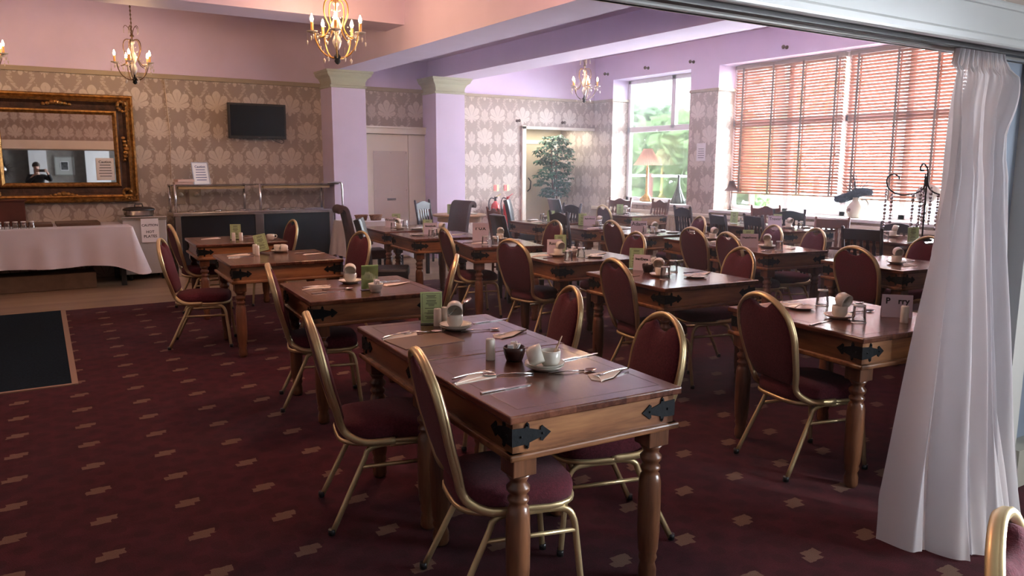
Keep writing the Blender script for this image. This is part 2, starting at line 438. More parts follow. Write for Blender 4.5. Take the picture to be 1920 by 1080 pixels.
# beams and ceilings
wall('ceiling_beam_left', [(4.28, 4.87, 1.75, YB, 3.0, 3.9)], LAV)
wall('ceiling_beam_right', [(6.08, 6.70, 1.75, YB, 3.0, 3.9)], LAV)
wall('ceiling_beam_cross', [(-5, 4.28, 9.2, 9.78, 3.3, 3.9)], LAV)
wall('ceiling', [(-5, 4.28, 1.75, 9.2, 3.75, 3.9), (-5, 4.28, 9.78, YB, 3.75, 3.9)], LAV)
wall('ceiling_middle', [(4.87, 6.08, 1.75, YB, 3.30, 3.9)], LAV)
wall('ceiling_right', [(6.70, 10.2, 1.75, YB, 3.62, 3.9)], LAV)
wall('wall_left', [(-5.1, -5, 1.75, YB, 0, RAILZ)], WALLPAPER)
wall('wall_left_upper', [(-5.1, -5, 1.75, YB, RAILZ, 3.9)], LAV)
# window wall: wallpaper below the rail, lavender above, deep reveals
XO = 10.2
wall('wall_right', [(XW, XO, 11.64, 13.4, 0, RAILZ), (XW, XO, 9.63, 11.64, 0, 0.88), (XW, XO, 9.01, 9.63, 0, RAILZ), (XW, XO, 5.1, 9.01, 0, 0.83), (XW, XO, 1.75, 5.1, 0, RAILZ)], WALLPAPER)
wall('wall_right_upper', [(XW, XO, 11.64, 13.4, RAILZ, 3.9), (XW, XO, 9.63, 11.64, 3.17, 3.9), (XW, XO, 9.01, 9.63, RAILZ, 3.9), (XW, XO, 5.1, 9.01, 3.17, 3.9), (XW, XO, 1.75, 5.1, RAILZ, 3.9)], LAV)
rail('trim_5', [(XW-0.03, XW, 11.62, YB, RAILZ-0.03, RAILZ+0.02), (XW-0.03, XO-0.05, 11.61, 11.64, RAILZ-0.03, RAILZ+0.02)])
rail('trim_6', [(XW-0.03, XW, 9.01, 9.63, RAILZ-0.03, RAILZ+0.02), (XW-0.03, XO-0.05, 8.98, 9.01, RAILZ-0.03, RAILZ+0.02)])
tr = MB().cbox(XW-0.04, XW, 1.9, 12.2, 0.72, 0.78, c=0.01).build('trim_7', CREAM); struct(tr)
# windows
def window(n, y0, y1, z0, z1, mull, trans):
    X0, X1 = 10.08, 10.16; m = MB(); w = 0.07
    m.cbox(X0, X1, y0, y0+w, z0, z1).cbox(X0, X1, y1-w, y1, z0, z1).cbox(X0, X1, y0, y1, z0, z0+w).cbox(X0, X1, y0, y1, z1-w, z1)
    for t in trans: m.cbox(X0, X1, y0, y1, t-0.05, t+0.05)
    for (my, a, b) in mull: m.cbox(X0, X1, my-0.05, my+0.05, a, b)
    o = m.build(f'window_{n}', PVC); struct(o)
    MB().box(10.115, 10.121, y0+0.03, y1-0.03, z0+0.03, z1-0.03).build('pane', PANE, o)
    h = MB().cbox(10.03, 10.08, y0+(y1-y0)*0.6-0.05, y0+(y1-y0)*0.6+0.05, 2.20, 2.23, c=0.004).build('window_handle', PVC, o)
    s = MB().cbox(XW-0.06, 10.1, y0-0.12, y1+0.05, z0-0.045, z0, c=0.008).build('window_sill', WHITE, o)
    return o
window(1, 9.63, 11.64, 0.91, 3.17, [(10.42, 2.25, 3.17)], [2.25])
window(2, 5.1, 9.01, 0.86, 3.17, [(7.9, 0.86, 3.17), (6.9, 0.86, 3.17), (6.0, 0.86, 3.17)], [2.25])
# header over the wide opening, seen from the adjoining room
wall('wall_header', [(-5, 6.0, 1.64, 1.75, 2.12, 3.9)], WALLPAPER)
hd = MB().box(-5, 6.0, 1.60, 1.78, 2.05, 2.20).cbox(-5, 6.0, 1.585, 1.62, 2.03, 2.07, c=0.01).cbox(-5, 6.0, 1.76, 1.80, 2.03, 2.06, c=0.006).cbox(-5, 6.0, 1.59, 1.62, 2.17, 2.20, c=0.01).build('trim_8', P('header_gloss_white', (0.50, 0.51, 0.49), 0.3, noise=0.04, nscale=2)); struct(hd)
MB().box(-5, 6.0, 1.78, 1.80, 2.03, 2.27).build('trim_9', CREAM)['kind'] = 'structure'
tk = MB().cbox(-4.8, 3.95, 1.665, 1.70, 2.025, 2.052, c=0.004).box(-4.8, 3.95, 1.64, 1.66, 2.04, 2.055).build('curtain_track', P('dark_track', (0.05, 0.045, 0.045), 0.5))
tag(tk, 'dark metal curtain track running along the underside of the white header', 'curtain track')
# partition to the right of the opening
wall('wall_partition', [(3.62, XW, 1.80, 1.9, 0, 2.12), (3.9, XW, 1.75, 1.9, 2.12, 3.9)], P('blue_grey_paint', (0.30, 0.35, 0.42), 0.6, noise=0.04, nscale=2))
wall('trim_10', [(3.91, 4.03, 1.72, 1.80, 0, 2.05)], P('jamb_white', (0.55, 0.55, 0.52), 0.5))
wall('baseboard_right', [(4.03, 5.0, 1.70, 1.80, 0, 0.20)], P('skirting_grey', (0.36, 0.35, 0.30), 0.5))
# adjoining room (seen only in the mirror and by its light)
wall('wall_near_back', [(-5, 5.1, -4.1, -4, 0, 2.9)], P('grey_brown_paper', (0.16, 0.14, 0.12), 0.6, noise=0.15, nscale=7))
wall('wall_near_left', [(-5.1, -5, -4, 1.75, 0, 2.9)], P('near_room_paint', (0.40, 0.36, 0.35), 0.6))
wall('wall_near_right', [(5, 5.1, -4, -2.6, 0, 2.9), (5, 5.1, 0.2, 1.8, 0, 2.9), (5, 5.1, -2.6, 0.2, 0, 0.8), (5, 5.1, -2.6, 0.2, 2.4, 2.9)], MATS['near_room_paint'])
wall('ceiling_near', [(-5, 5.1, -4, 1.64, 2.9, 3.0)], WHITE)
for (a, b) in ((-0.42, 0.05), (1.1, 1.78)):
    wall('wall_pillar', [(a, b, -4.0, -3.8, 0, 2.9)], WHITE)
w3 = MB().cbox(5.02, 5.08, -2.6, -2.53, 0.8, 2.4).cbox(5.02, 5.08, 0.13, 0.2, 0.8, 2.4).cbox(5.02, 5.08, -2.6, 0.2, 0.8, 0.87).cbox(5.02, 5.08, -2.6, 0.2, 2.33, 2.4).cbox(5.02, 5.08, -1.25, -1.15, 0.8, 2.4).build('window_3', PVC); struct(w3)
MB().box(5.045, 5.05, -2.55, 0.15, 0.85, 2.35).build('pane', PANE, w3)
pf = empty('framed_picture', (0.52, -3.99, 1.70)); tag(pf, 'framed dark picture on the grey wall reflected in the gilt mirror', 'picture')
MB().box(-0.27, 0.27, 0, 0.02, -0.29, 0.29).build('mount', P('picture_mount', (0.33, 0.33, 0.30), 0.6), pf)
m = MB()
for b in ((-0.27, 0.27, 0, 0.04, 0.26, 0.29), (-0.27, 0.27, 0, 0.04, -0.29, -0.26), (-0.27, -0.24, 0, 0.04, -0.29, 0.29), (0.24, 0.27, 0, 0.04, -0.29, 0.29)): m.box(*b)
m.build('picture_frame', P('grey_frame', (0.22, 0.22, 0.2), 0.4), pf)
MB().box(-0.11, 0.11, 0.02, 0.03, -0.14, 0.14).build('picture_border', PAPER, pf)
MB().box(-0.095, 0.095, 0.03, 0.034, -0.125, 0.125).build('picture_image', P('dark_print', (0.05, 0.05, 0.05), 0.5, noise=0.8, nscale=14), pf)
rm = empty('sunburst_mirror', (-1.14, -3.98, 1.59)); tag(rm, 'round sunburst mirror on the dark wall reflected in the gilt mirror', 'mirror')
Mx = Matrix.Rotation(-pi/2, 4, 'X')
MB().lathe([(0.13, 0), (0.13, 0.03), (0.001, 0.035)], 24, Mx).build('mirror_glass', P('mirror_glass', (0.8, 0.8, 0.8), 0.03, 1.0), rm)
m = MB()
for k in range(28):
    a = 2*pi*k/28; L = 0.34 if k % 2 else 0.27
    m.tube([(0.12*cos(a), 0.01, 0.12*sin(a)), (L*cos(a), 0.01, L*sin(a))], [0.014, 0.004], 5)
m.build('sunburst_frame', P('dark_rattan', (0.05, 0.035, 0.025), 0.6), rm)

# double doors between the columns
def double_door():
    o = MB().box(4.8, 4.9, YB-0.10, YB, 0, 2.17).box(6.1, 6.2, YB-0.10, YB, 0, 2.17).box(4.76, 6.24, YB-0.11, YB, 2.08, 2.18).cbox(4.74, 6.26, YB-0.13, YB, 2.17, 2.20, c=0.006).build('door_2', CREAM); struct(o)
    l = MB().cbox(4.91, 5.66, YB-0.07, YB-0.01, 0.01, 2.07, c=0.004).build('door_leaf', CREAM, o)
    MB().box(5.03, 5.645, YB-0.077, YB-0.071, 0.55, 1.80).build('kick_panel', P('perspex_panel', (0.70, 0.63, 0.56), 0.08, Coat_Weight=1.0), l)
    m = MB()
    for x in (5.05, 5.34, 5.62):
        for z in (0.6, 1.15, 1.77): m.ball((x, YB-0.079, z), 0.008, 6)
    m.build('panel_screws', STEEL, l)
    MB().cbox(5.26, 5.42, YB-0.085, YB-0.078, 0.98, 1.02, c=0.003).build('letter_plate', STEEL, l)
    MB().cbox(5.67, 6.09, YB-0.065, YB-0.01, 0.01, 2.07, c=0.004).build('door_leaf', CREAM, o)
double_door()

# ---------------------------------------------------------------- banquet chair
def smooth_path(pts, k=4):
    pts = [Vector(p) for p in pts]; out = []
    for i in range(len(pts)-1):
        p0 = pts[max(i-1, 0)]; p1 = pts[i]; p2 = pts[i+1]; p3 = pts[min(i+2, len(pts)-1)]
        for j in range(k):
            t = j/k
            out.append(0.5*((2*p1)+(-p0+p2)*t+(2*p0-5*p1+4*p2-p3)*t*t+(-p0+3*p1-3*p2+p3)*t*t*t))
    return out+[pts[-1]]
BP = [(-0.20, 0.46, 0.165), (-0.225, 0.55, 0.188), (-0.255, 0.66, 0.208), (-0.272, 0.74, 0.213), (-0.29, 0.82, 0.195), (-0.302, 0.87, 0.155), (-0.312, 0.91, 0.09), (-0.317, 0.928, 0)]
def bx_at(z):
    for a, b in zip(BP, BP[1:]):
        if z <= b[1]: t = (z-a[1])/(b[1]-a[1]); return a[0]+(b[0]-a[0])*t
    return BP[-1][0]
def make_banquet():
    t = empty('banquet_chair')
    # seat: D-shaped crowned cushion
    out = []
    for k in range(28):
        a = 2*pi*k/28; c, s_ = cos(a), sin(a); e = 0.55
        out.append((0.012+0.222*abs(c)**e*(1 if c > 0 else -1), (0.205 if c > 0 else 0.19)*abs(s_)**e*(1 if s_ > 0 else -1)))
    rows = []
    for f, z in ((0.93, 0.392), (0.99, 0.40), (1.0, 0.425), (0.985, 0.448), (0.93, 0.463), (0.75, 0.474), (0.45, 0.480), (0.0, 0.481)):
        rows.append([(x*f, y*f, z) for x, y in out+[out[0]]])
    MB().grid(rows).build('seat', SEAT, t)
    m = MB(); m.tube([(x*0.985, y*0.985, 0.388) for x, y in out], 0.012, 6, closed=True, ry=0.009)
    m.prism([(x*0.9, y*0.9) for x, y in out], 0.01, Matrix.Translation((0, 0, 0.383)))
    m.build('seat_frame', [GOLD], t)
    # back frame: one hoop running down into the seat sides
    half = [(0.02, 0.392, 0.197), (-0.10, 0.395, 0.197), (-0.165, 0.42, 0.180)] + BP
    pts = [(x, w, z) for x, z, w in half] + [(x, -w, z) for x, z, w in half[::-1][1:]]
    pts = smooth_path(pts, 4)
    m = MB(); m.tube(pts, 0.0165, 8, ry=0.0125)
    off = [p+Vector((0.008, 0, 0.0))+Vector((0, p.y, p.z-0.7)).normalized()*0.006 if p.z > 0.5 else p for p in pts]
    m.tube(off[10:-10], 0.008, 6)
    m.build('back_frame', GOLD, t)
    # upholstered back with the hand slot under the crown
    poly = []
    for x, z, w in BP: poly.append((w-0.010, z))
    poly = [(y, z) for y, z in poly if z < 0.90]
    top = [(0.085, 0.893), (0.070, 0.884), (0.055, 0.872), (0.03, 0.862), (0.0, 0.859)]
    right = [(0.07, 0.478), (0.135, 0.480)] + [q for q in poly[1:]] + top
    ring = right + [(-y, z) for y, z in right[::-1][1:]]
    cz = 0.69; rows_f, rows_b = [], []
    for f, bo in ((1.0, 0.0), (0.985, 0.012), (0.93, 0.02), (0.7, 0.027), (0.35, 0.031), (0.0, 0.032)):
        rf, rb = [], []
        for y, z in ring+[ring[0]]:
            yy, zz = y*f, cz+(z-cz)*f
            rf.append((bx_at(zz)+0.004+bo, yy, zz)); rb.append((bx_at(zz)-0.004-bo*0.45, yy, zz))
        rows_f.append(rf); rows_b.append(rb)
    m = MB(); m.grid(rows_f[::-1]+rows_b)
    m.build('backrest', SEAT, t)
    for sg in (1, -1):
        MB().tube(smooth_path([(0.0, sg*0.185, 0.372), (0.10, sg*0.187, 0.374), (0.17, sg*0.189, 0.366), (0.20, sg*0.191, 0.325), (0.212, sg*0.194, 0.24), (0.235, sg*0.205, 0.012)], 4), 0.0125, 8, ry=0.010).mat(1).lathe([(0.015, 0), (0.015, 0.025)], 8, Matrix.Translation((0.236, sg*0.205, 0.008))).build('leg', [GOLD, BLACKPL], t)
        MB().tube(smooth_path([(0.02, sg*0.178, 0.372), (-0.04, sg*0.179, 0.374), (-0.095, sg*0.181, 0.355), (-0.12, sg*0.184, 0.30), (-0.26, sg*0.205, 0.012)], 4), 0.0125, 8, ry=0.010).mat(1).lathe([(0.015, 0), (0.015, 0.025)], 8, Matrix.Translation((-0.261, sg*0.205, 0.008))).build('leg', [GOLD, BLACKPL], t)
        MB().tube([(-0.125, sg*0.185, 0.285), (0.205, sg*0.193, 0.285)], 0.009, 6).build('stretcher', GOLD, t)
    return t
proto('banquet', make_banquet)
T = {}   # how each table is spoken of
T['a'] = 'the nearest table'; T['b'] = 'the table joined behind the nearest one'; T['c'] = 'the second table of the left row'
T['d'] = 'the third table of the left row'; T['e'] = 'the farthest table of the left row'
T['f'] = 'the first table of the middle row'; T['g'] = 'the second table of the middle row'; T['h'] = 'the third table of the middle row'
T['i'] = 'the fourth table of the middle row'; T['j'] = 'the last table of the middle row'
T['k'] = 'the table beside the white curtain'; T['l'] = 'the table half hidden by the curtain'; T['m'] = 'the table under the bead garlands'
T['n'] = 'the first table of the window-side row'; T['o'] = 'the second table of the window-side row'; T['p'] = 'the third table of the window-side row'
T['q'] = 'the fourth table of the window-side row'; T['r'] = 'the table nearest the alcove'
T['s'] = 'the table under the wooden blind'; T['t'] = 'the far table under the wooden blind'; T['u'] = 'the table by the pleated lamp'
B = 'burgundy round-backed banquet chair, '
chairs = [
 (1.43, 2.29, -14, 'left side of '+T['a']), (1.32, 3.15, -13, 'left side of '+T['b']), (1.63, 4.90, -15, 'left side of '+T['c']),
 (1.31, 7.06, -18, 'standing out left of '+T['d']), (1.66, 8.82, 1, 'left side of '+T['e']), (2.37, 8.88, 180, 'right side of '+T['e']),
 (2.45, 6.95, 185, 'right side of '+T['d']), (2.34, 4.97, 150, 'right side of '+T['c']), (2.13, 3.30, 161, 'right side of '+T['b']),
 (2.02, 2.48, 164, 'right side of '+T['a']), (3.95, 6.93, -11, 'left side of '+T['h']), (3.88, 5.65, 8, 'left side of '+T['g']),
 (3.73, 4.01, -10, 'left side of '+T['f']), (3.43, 2.49, -13, 'left side of '+T['k']), (4.96, 7.35, 171, 'right side of '+T['h']),
 (4.71, 5.68, 167, 'right side of '+T['g']), (4.48, 4.20, 163, 'right side of '+T['f']), (6.14, 6.93, -9, 'left side of '+T['p']),
 (8.32, 9.77, -8, 'left side of '+T['u']), (7.04, 7.13, 157, 'right side of '+T['p']), (6.21, 5.73, -6, 'left side of '+T['o']),
 (6.05, 5.07, -15, 'left side of '+T['n']), (6.62, 5.64, 158, 'right side of '+T['o']), (6.64, 5.13, 157, 'right side of '+T['n']),
 (5.92, 3.67, -7, 'left side of '+T['l']), (6.70, 3.95, 165, 'right side of '+T['l'])]
for x, y, f, where in chairs:
    put('banquet', B+where, 'chair', (x, y, 0.008), radians(f), 'burgundy banquet chairs with gold frames')
put('banquet', B+'alone in front of the white curtain at lower right', 'chair', (1.57, 0.34, 0.008), radians(290), 'burgundy banquet chairs with gold frames')

# ---------------------------------------------------------------- tables
def turned_leg(t, x, y):
    m = MB(); M = Matrix.Translation((x, y, 0))
    m.cbox(x-0.045, x+0.045, y-0.045, y+0.045, 0.545, 0.62, c=0.004)
    m.lathe([(0.026, 0), (0.034, 0.015), (0.034, 0.05), (0.028, 0.075), (0.036, 0.095), (0.032, 0.11), (0.038, 0.13), (0.042, 0.20), (0.043, 0.32), (0.041, 0.40), (0.036, 0.425), (0.028, 0.435), (0.037, 0.448), (0.037, 0.458), (0.027, 0.468), (0.040, 0.485), (0.041, 0.498), (0.028, 0.513), (0.032, 0.525), (0.045, 0.545)], 16, M)
    return m.build('leg', LEGW, t)
STRAP = [(0, .030), (.045, .028), (.048, .040), (.054, .046), (.060, .040), (.062, .024), (.105, .012), (.104, .022), (.112, .027), (.122, .018), (.145, 0)]
STRAP = STRAP+[(x, -y) for x, y in STRAP[::-1][1:]]
def make_table(lx, ly):
    t = empty('dining_table'); hx, hy = lx/2, ly/2
    m = MB(); m.cbox(-hx, hx, -hy, hy, 0.742, 0.77, c=0.006)
    for (a, b, c_, d_) in ((-hx+.06, hx-.06, -hy+.06, -hy+.062), (-hx+.06, hx-.06, hy-.062, hy-.06), (-hx+.06, -hx+.062, -hy+.06, hy-.06), (hx-.062, hx-.06, -hy+.06, hy-.06)):
        m.mat(1).box(a, b, c_, d_, 0.769, 0.7703)
    m.build('table_top', [TOPW, P('plank_joint', (0.02, 0.008, 0.005), 0.5)], t)
    e = 0.022
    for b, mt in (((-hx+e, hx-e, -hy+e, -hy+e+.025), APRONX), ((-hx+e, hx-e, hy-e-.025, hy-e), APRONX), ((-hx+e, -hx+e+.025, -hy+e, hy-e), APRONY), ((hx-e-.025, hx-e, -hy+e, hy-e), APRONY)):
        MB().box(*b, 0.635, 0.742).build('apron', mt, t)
    m = MB()
    for (a, b, c_, d_) in ((-hx+.004, hx-.004, -hy+.004, -hy+.06), (-hx+.004, hx-.004, hy-.06, hy-.004), (-hx+.004, -hx+.06, -hy+.004, hy-.004), (hx-.06, hx-.004, -hy+.004, hy-.004)): m.cbox(a, b, c_, d_, 0.612, 0.636, c=0.007)
    m.build('lower_moulding', APRONX, t)
    for sx in (-1, 1):
        for sy in (-1, 1):
            turned_leg(t, sx*(hx-0.075), sy*(hy-0.075))
            m = MB()
            cx, cy = sx*(hx-e), sy*(hy-e); z = 0.69
            # plate on the y-face and on the x-face
            M1 = Matrix(((-sx, 0, 0, cx), (0, 0, sy, cy), (0, 1, 0, z), (0, 0, 0, 1)))
            M2 = Matrix(((0, 0, sx, cx), (-sy, 0, 0, cy), (0, 1, 0, z), (0, 0, 0, 1)))
            for M in (M1, M2):
                m.prism(STRAP, 0.004, M)
                for px, py in ((0.03, 0), (0.054, 0.036), (0.054, -0.036), (0.112, 0)): m.ball((px, py, 0.004), 0.005, 6, M)
            m.box(min(cx, cx+sx*.004), max(cx, cx+sx*.004), min(cy, cy+sy*.004), max(cy, cy+sy*.004), z-.03, z+.03)
            m.build('iron_strap', IRON, t)
    return t
tabs = [('a', 1.65, 2.37, .72, .79, -3), ('b', 1.71, 3.165, .72, .79, -4), ('c', 1.85, 4.76, .84, .82, -4), ('d', 1.88, 6.75, .92, .88, -3), ('e', 1.95, 8.55, .90, .88, -3),
 ('f', 3.98, 4.09, .85, .92, -4), ('g', 4.17, 5.44, .86, .78, -5), ('h', 4.17, 6.80, .74, .80, -14), ('i', 4.06, 7.95, .86, .84, -5), ('j', 4.15, 9.03, .86, .88, -3),
 ('k', 3.74, 2.50, .82, .92, -6), ('l', 6.14, 3.70, .78, .80, -6), ('m', 8.22, 4.90, .86, .86, 0), ('n', 6.19, 5.03, .74, .84, -8), ('o', 6.34, 5.89, .72, .80, -8),
 ('p', 6.40, 6.98, .80, .84, 2), ('q', 6.40, 7.95, .78, .76, -6), ('r', 6.39, 9.08, .80, .78, -2), ('s', 8.43, 6.50, .80, .76, -6), ('t', 8.52, 7.30, .80, .76, -6), ('u', 8.60, 9.77, .82, .84, 0)]
sizes = {}
for k, x, y, lx, ly, r in tabs:
    w = T[k].replace('the ', '', 1)
    lab = {'a': 'nearest honey-brown wooden table with black iron corner straps, front of two joined',
           'b': 'honey-brown wooden table joined behind the nearest one, with the green menu card'}.get(k, 'turned-leg wooden table, '+w.replace(' table', '', 1).replace('table ', '', 1))
    # proportions differ a little, so each is built to its size
    t = make_table(lx, ly); t.location = (x, y, 0.008); t.rotation_euler[2] = radians(r)
    tag(t, lab, 'table', 'wooden dining tables with iron corner straps')

# ---------------------------------------------------------------- slat-back wooden chairs
def make_wood(key, mat, style=0):
    def f():
        t = empty('wooden_chair')
        m = MB(); m.cbox(-0.20, 0.21, -0.21, 0.21, 0.43, 0.455, c=0.008); m.build('seat', mat, t)
        for sg in (-1, 1):
            MB().tube([(-0.19, sg*0.19, 0), (-0.185, sg*0.19, 0.44), (-0.215, sg*0.195, 0.70), (-0.265, sg*0.20, 1.0)], 0.019, 4, upv=(1, 1, 0)).ball((-0.268, sg*0.20, 1.0), 0.018, 6).build('leg', mat, t)
            MB().tube([(0.17, sg*0.18, 0), (0.17, sg*0.18, 0.43)], [0.016, 0.021], 8).build('leg', mat, t)
        m = MB(); xs = lambda z: -0.185 - 0.08*(z-0.44)/0.56
        if style == 2:
            m.cbox(-0.265, -0.235, -0.19, 0.19, 0.86, 0.985, c=0.006)
        else:
            n = 16; top = []; bot = []
            for i in range(n+1):
                y = -0.19+0.38*i/n; u = y/0.19
                zt = 0.955+0.035*max(0, cos(u*pi*0.5))**1.5 + (0.012*cos(u*pi*2.0) if style == 1 else 0)
                top.append((y, zt)); bot.append((y, 0.862+0.008*cos(u*pi)))
            m.prism([(y, z) for y, z in top]+bot[::-1], 0.022, Matrix(((0, 0, 1, -0.262), (1, 0, 0, 0), (0, 1, 0, 0), (0, 0, 0, 1))))
        m.build('crest_rail', mat, t)
        MB().cbox(-0.225, -0.195, -0.185, 0.185, 0.56, 0.60, c=0.005).build('lower_rail', mat, t)
        ys = (-0.13, -0.065, 0, 0.065, 0.13) if style != 3 else (-0.12, -0.05, 0.05, 0.12)
        for y in ys:
            m = MB(); pts = [(xs(z)-0.012, y, z) for z in (0.59, 0.66, 0.72, 0.78, 0.82, 0.87)]
            for a, b, wa, wb in zip(pts, pts[1:], (0.018, 0.022, 0.015, 0.022, 0.012), (0.022, 0.015, 0.022, 0.012, 0.018)):
                m.add([(a[0]-.006, y-wa, a[2]), (a[0]-.006, y+wa, a[2]), (a[0]+.006, y+wa, a[2]), (a[0]+.006, y-wa, a[2]), (b[0]-.006, y-wb, b[2]), (b[0]-.006, y+wb, b[2]), (b[0]+.006, y+wb, b[2]), (b[0]+.006, y-wb, b[2])],
                      [(0, 1, 5, 4), (1, 2, 6, 5), (2, 3, 7, 6), (3, 0, 4, 7), (0, 3, 2, 1), (4, 5, 6, 7)])
            m.build('back_slat', mat, t)
        MB().box(-0.18, 0.17, -0.185, -0.17, 0.18, 0.205).box(-0.18, 0.17, 0.17, 0.185, 0.18, 0.205).build('stretcher', mat, t)
        return t
    proto(key, f)
make_wood('wood_dark', DARKW, 0); make_wood('wood_red', REDW, 1); make_wood('wood_bar', REDW, 2); make_wood('wood_plank', DARKW, 2)
GW = 'wooden slat-back chairs'
def wc(key, cx, cy, f, lab, s=1.0):    # placed by where the crest stands
    a = radians(f); put(key, lab, 'chair', (cx+0.262*cos(a), cy+0.262*sin(a), 0.008), a, GW, (1, 1, s))
wc('wood_dark', 5.50, 11.28, -60, 'dark wooden slat-back chair in front of the cream double doors')
wc('wood_red', 5.31, 8.78, -10, 'brown wooden chair with arched crest behind the black leather chair')
wc('wood_dark', 6.95, 9.22, 182, 'wide dark carved wooden chair, right side of '+T['r'], 1.0)
wc('wood_dark', 5.72, 7.87, -4, 'tall dark wooden slat-back chair, left side of '+T['q'], 0.99)
wc('wood_red', 8.93, 10.45, 205, 'reddish carved wooden chair, far side of '+T['u'])
wc('wood_red', 9.10, 9.62, 178, 'tall reddish slat-back chair leaning back below the trumpet vase')
wc('wood_dark', 7.83, 7.84, -12, 'dark wooden slat-back chair in front of the papered pier')
wc('wood_plank', 7.86, 7.22, -18, 'dark plain-topped wooden chair, left side of '+T['t'], 0.925)
wc('wood_plank', 7.78, 6.56, -17, 'dark wooden chair with plain top bar, left side of '+T['s'], 0.955)
wc('wood_red', 9.30, 7.62, 230, 'brown carved wooden chair under the wooden blind, left of two against the sill', 0.985)
wc('wood_dark', 8.86, 6.86, 225, 'dark carved wooden chair under the wooden blind, right of two against the sill', 0.975)
wc('wood_bar', 8.80, 6.15, 205, 'low reddish bar-back chair, right side of '+T['s'], 0.91)
wc('wood_plank', 7.42, 4.83, 12, 'dark wooden chair with plain top bar, left side of '+T['m'], 0.93)
wc('wood_dark', 8.80, 5.25, 190, 'dark wooden slat chair, right side of '+T['m'], 0.91)

# ---------------------------------------------------------------- upholstered leather chairs
def make_parsons(key, mat, scroll):
    def f():
        t = empty('leather_chair')
        MB().cbox(-0.22, 0.24, -0.215, 0.215, 0.36, 0.475, c=0.025).build('seat', mat, t)
        prof = [(-0.20, 0.34), (-0.205, 0.55), (-0.23, 0.75), (-0.265, 0.92), (-0.285, 0.99)]
        if scroll: prof += [(-0.315, 1.02), (-0.35, 1.02), (-0.37, 0.99), (-0.36, 0.965)]
        else: prof += [(-0.29, 1.01)]
        pts = smooth_path([(x, 0, z) for x, z in prof], 3)
        th = 0.03
        L = []
        for i, p in enumerate(pts):
            a, b = pts[max(i-1, 0)], pts[min(i+1, len(pts)-1)]
            d = (b-a).normalized(); nrm = Vector((-d.z, 0, d.x)); L.append((p+nrm*th, p-nrm*th))
        rows = []
        for y in (-0.22, -0.215, 0.215, 0.22):
            k = 0.75 if abs(y) > 0.217 else 1.0
            row = [(p+(a-p)*k) for p, (a, b) in zip(pts, L)] + [(p+(b-p)*k) for p, (a, b) in list(zip(pts, L))[::-1]]
            rows.append([(q.x, y, q.z) for q in row+[row[0]]])
        m = MB(); m.grid(rows); n = len(rows[0])-1
        for r in (0, 3):
            h = n//2
            for i in range(h-1):
                a, b = rows[r][i], rows[r][i+1]; c_, d_ = rows[r][n-2-i], rows[r][n-1-i]
                m.add([a, b, c_, d_], [(0, 1, 2, 3)])
        m.build('backrest', mat, t)
        for sx, sy in ((-0.19, -0.18), (-0.19, 0.18), (0.20, -0.18), (0.20, 0.18)):
            MB().cbox(sx-0.022, sx+0.022, sy-0.022, sy+0.022, 0, 0.36, c=0.004).build('leg', P('espresso_leg', (0.02, 0.012, 0.01), 0.4), t)
        return t
    proto(key, f)
make_parsons('lea_scroll', BROWNL, True); make_parsons('lea_black', LEATHER, False)
GL = 'leather upholstered high-back chairs'
def lc(key, cx, cy, f, lab, s=1.0):
    a = radians(f); put(key, lab, 'chair', (cx+0.28*cos(a), cy+0.28*sin(a), 0.008), a, GL, (1, 1, s))
lc('lea_scroll', 3.55, 9.55, -10, 'brown high-back chair with scrolled top, left of '+T['j'])
lc('lea_black', 3.10, 7.90, -28, 'wide black leather high-back chair, left of '+T['i'], 0.98)
lc('lea_scroll', 5.49, 9.97, 188, 'brown high-back chair with scrolled top in front of the second column')
lc('lea_black', 4.64, 7.57, -14, 'black leather chair seen from behind, beside the name card table', 0.99)
lc('lea_black', 6.78, 10.75, -40, 'black leather chair standing before the fire extinguishers')
lc('lea_black', 7.55, 10.52, -15, 'black leather chair standing at the alcove opening, beige door behind')

# ---------------------------------------------------------------- blinds, curtain, curtain pole brackets
SLAT = cloth('blind_slat_wood', (0.36, 0.19, 0.14), 0.22)
def blind(y0, y1, z0, z1, tapes, label, dz=0.0):
    t = empty('wooden_blind', (10.0, 0, 0)); tag(t, label, 'blind', 'wooden venetian blinds in the large window')
    MB().cbox(-0.03, 0.03, y0, y1, z1-0.02, z1+0.04, c=0.004).build('head_rail', P('blind_head_rail', (0.30, 0.22, 0.18), 0.5), t)
    n = 44; m = MB(); a = radians(40)
    for i in range(n):
        z = z0+0.05+(z1-0.04-z0-0.05)*i/(n-1)
        M = Matrix.Translation((0, 0, z)) @ Matrix.Rotation(a, 4, 'Y')
        m.box(-0.0262, 0.0262, y0+0.005, y1-0.005, -0.0015, 0.0015, M)
    m.build('slats', SLAT, t)
    MB().cbox(-0.028, 0.028, y0, y1, z0-0.012, z0+0.012, c=0.004).build('bottom_rail', P('blind_bottom_rail', (0.34, 0.16, 0.09), 0.5), t)
    for y in tapes:
        MB().box(-0.034, -0.031, y-0.017, y+0.017, z0, z1).box(0.031, 0.034, y-0.017, y+0.017, z0, z1).build('ladder_tape', P('blind_tape', (0.20, 0.15, 0.12), 0.9), t)
    return t
b1 = blind(6.93, 8.90, 1.14, 3.12, (8.74, 8.16, 7.62, 7.06), 'wooden venetian blind on the left half of the large window, next to the papered pier')
b2 = blind(5.25, 6.86, 1.12, 3.12, (6.72, 6.14, 5.6), 'wooden venetian blind on the right half of the large window, behind the feathery vase')
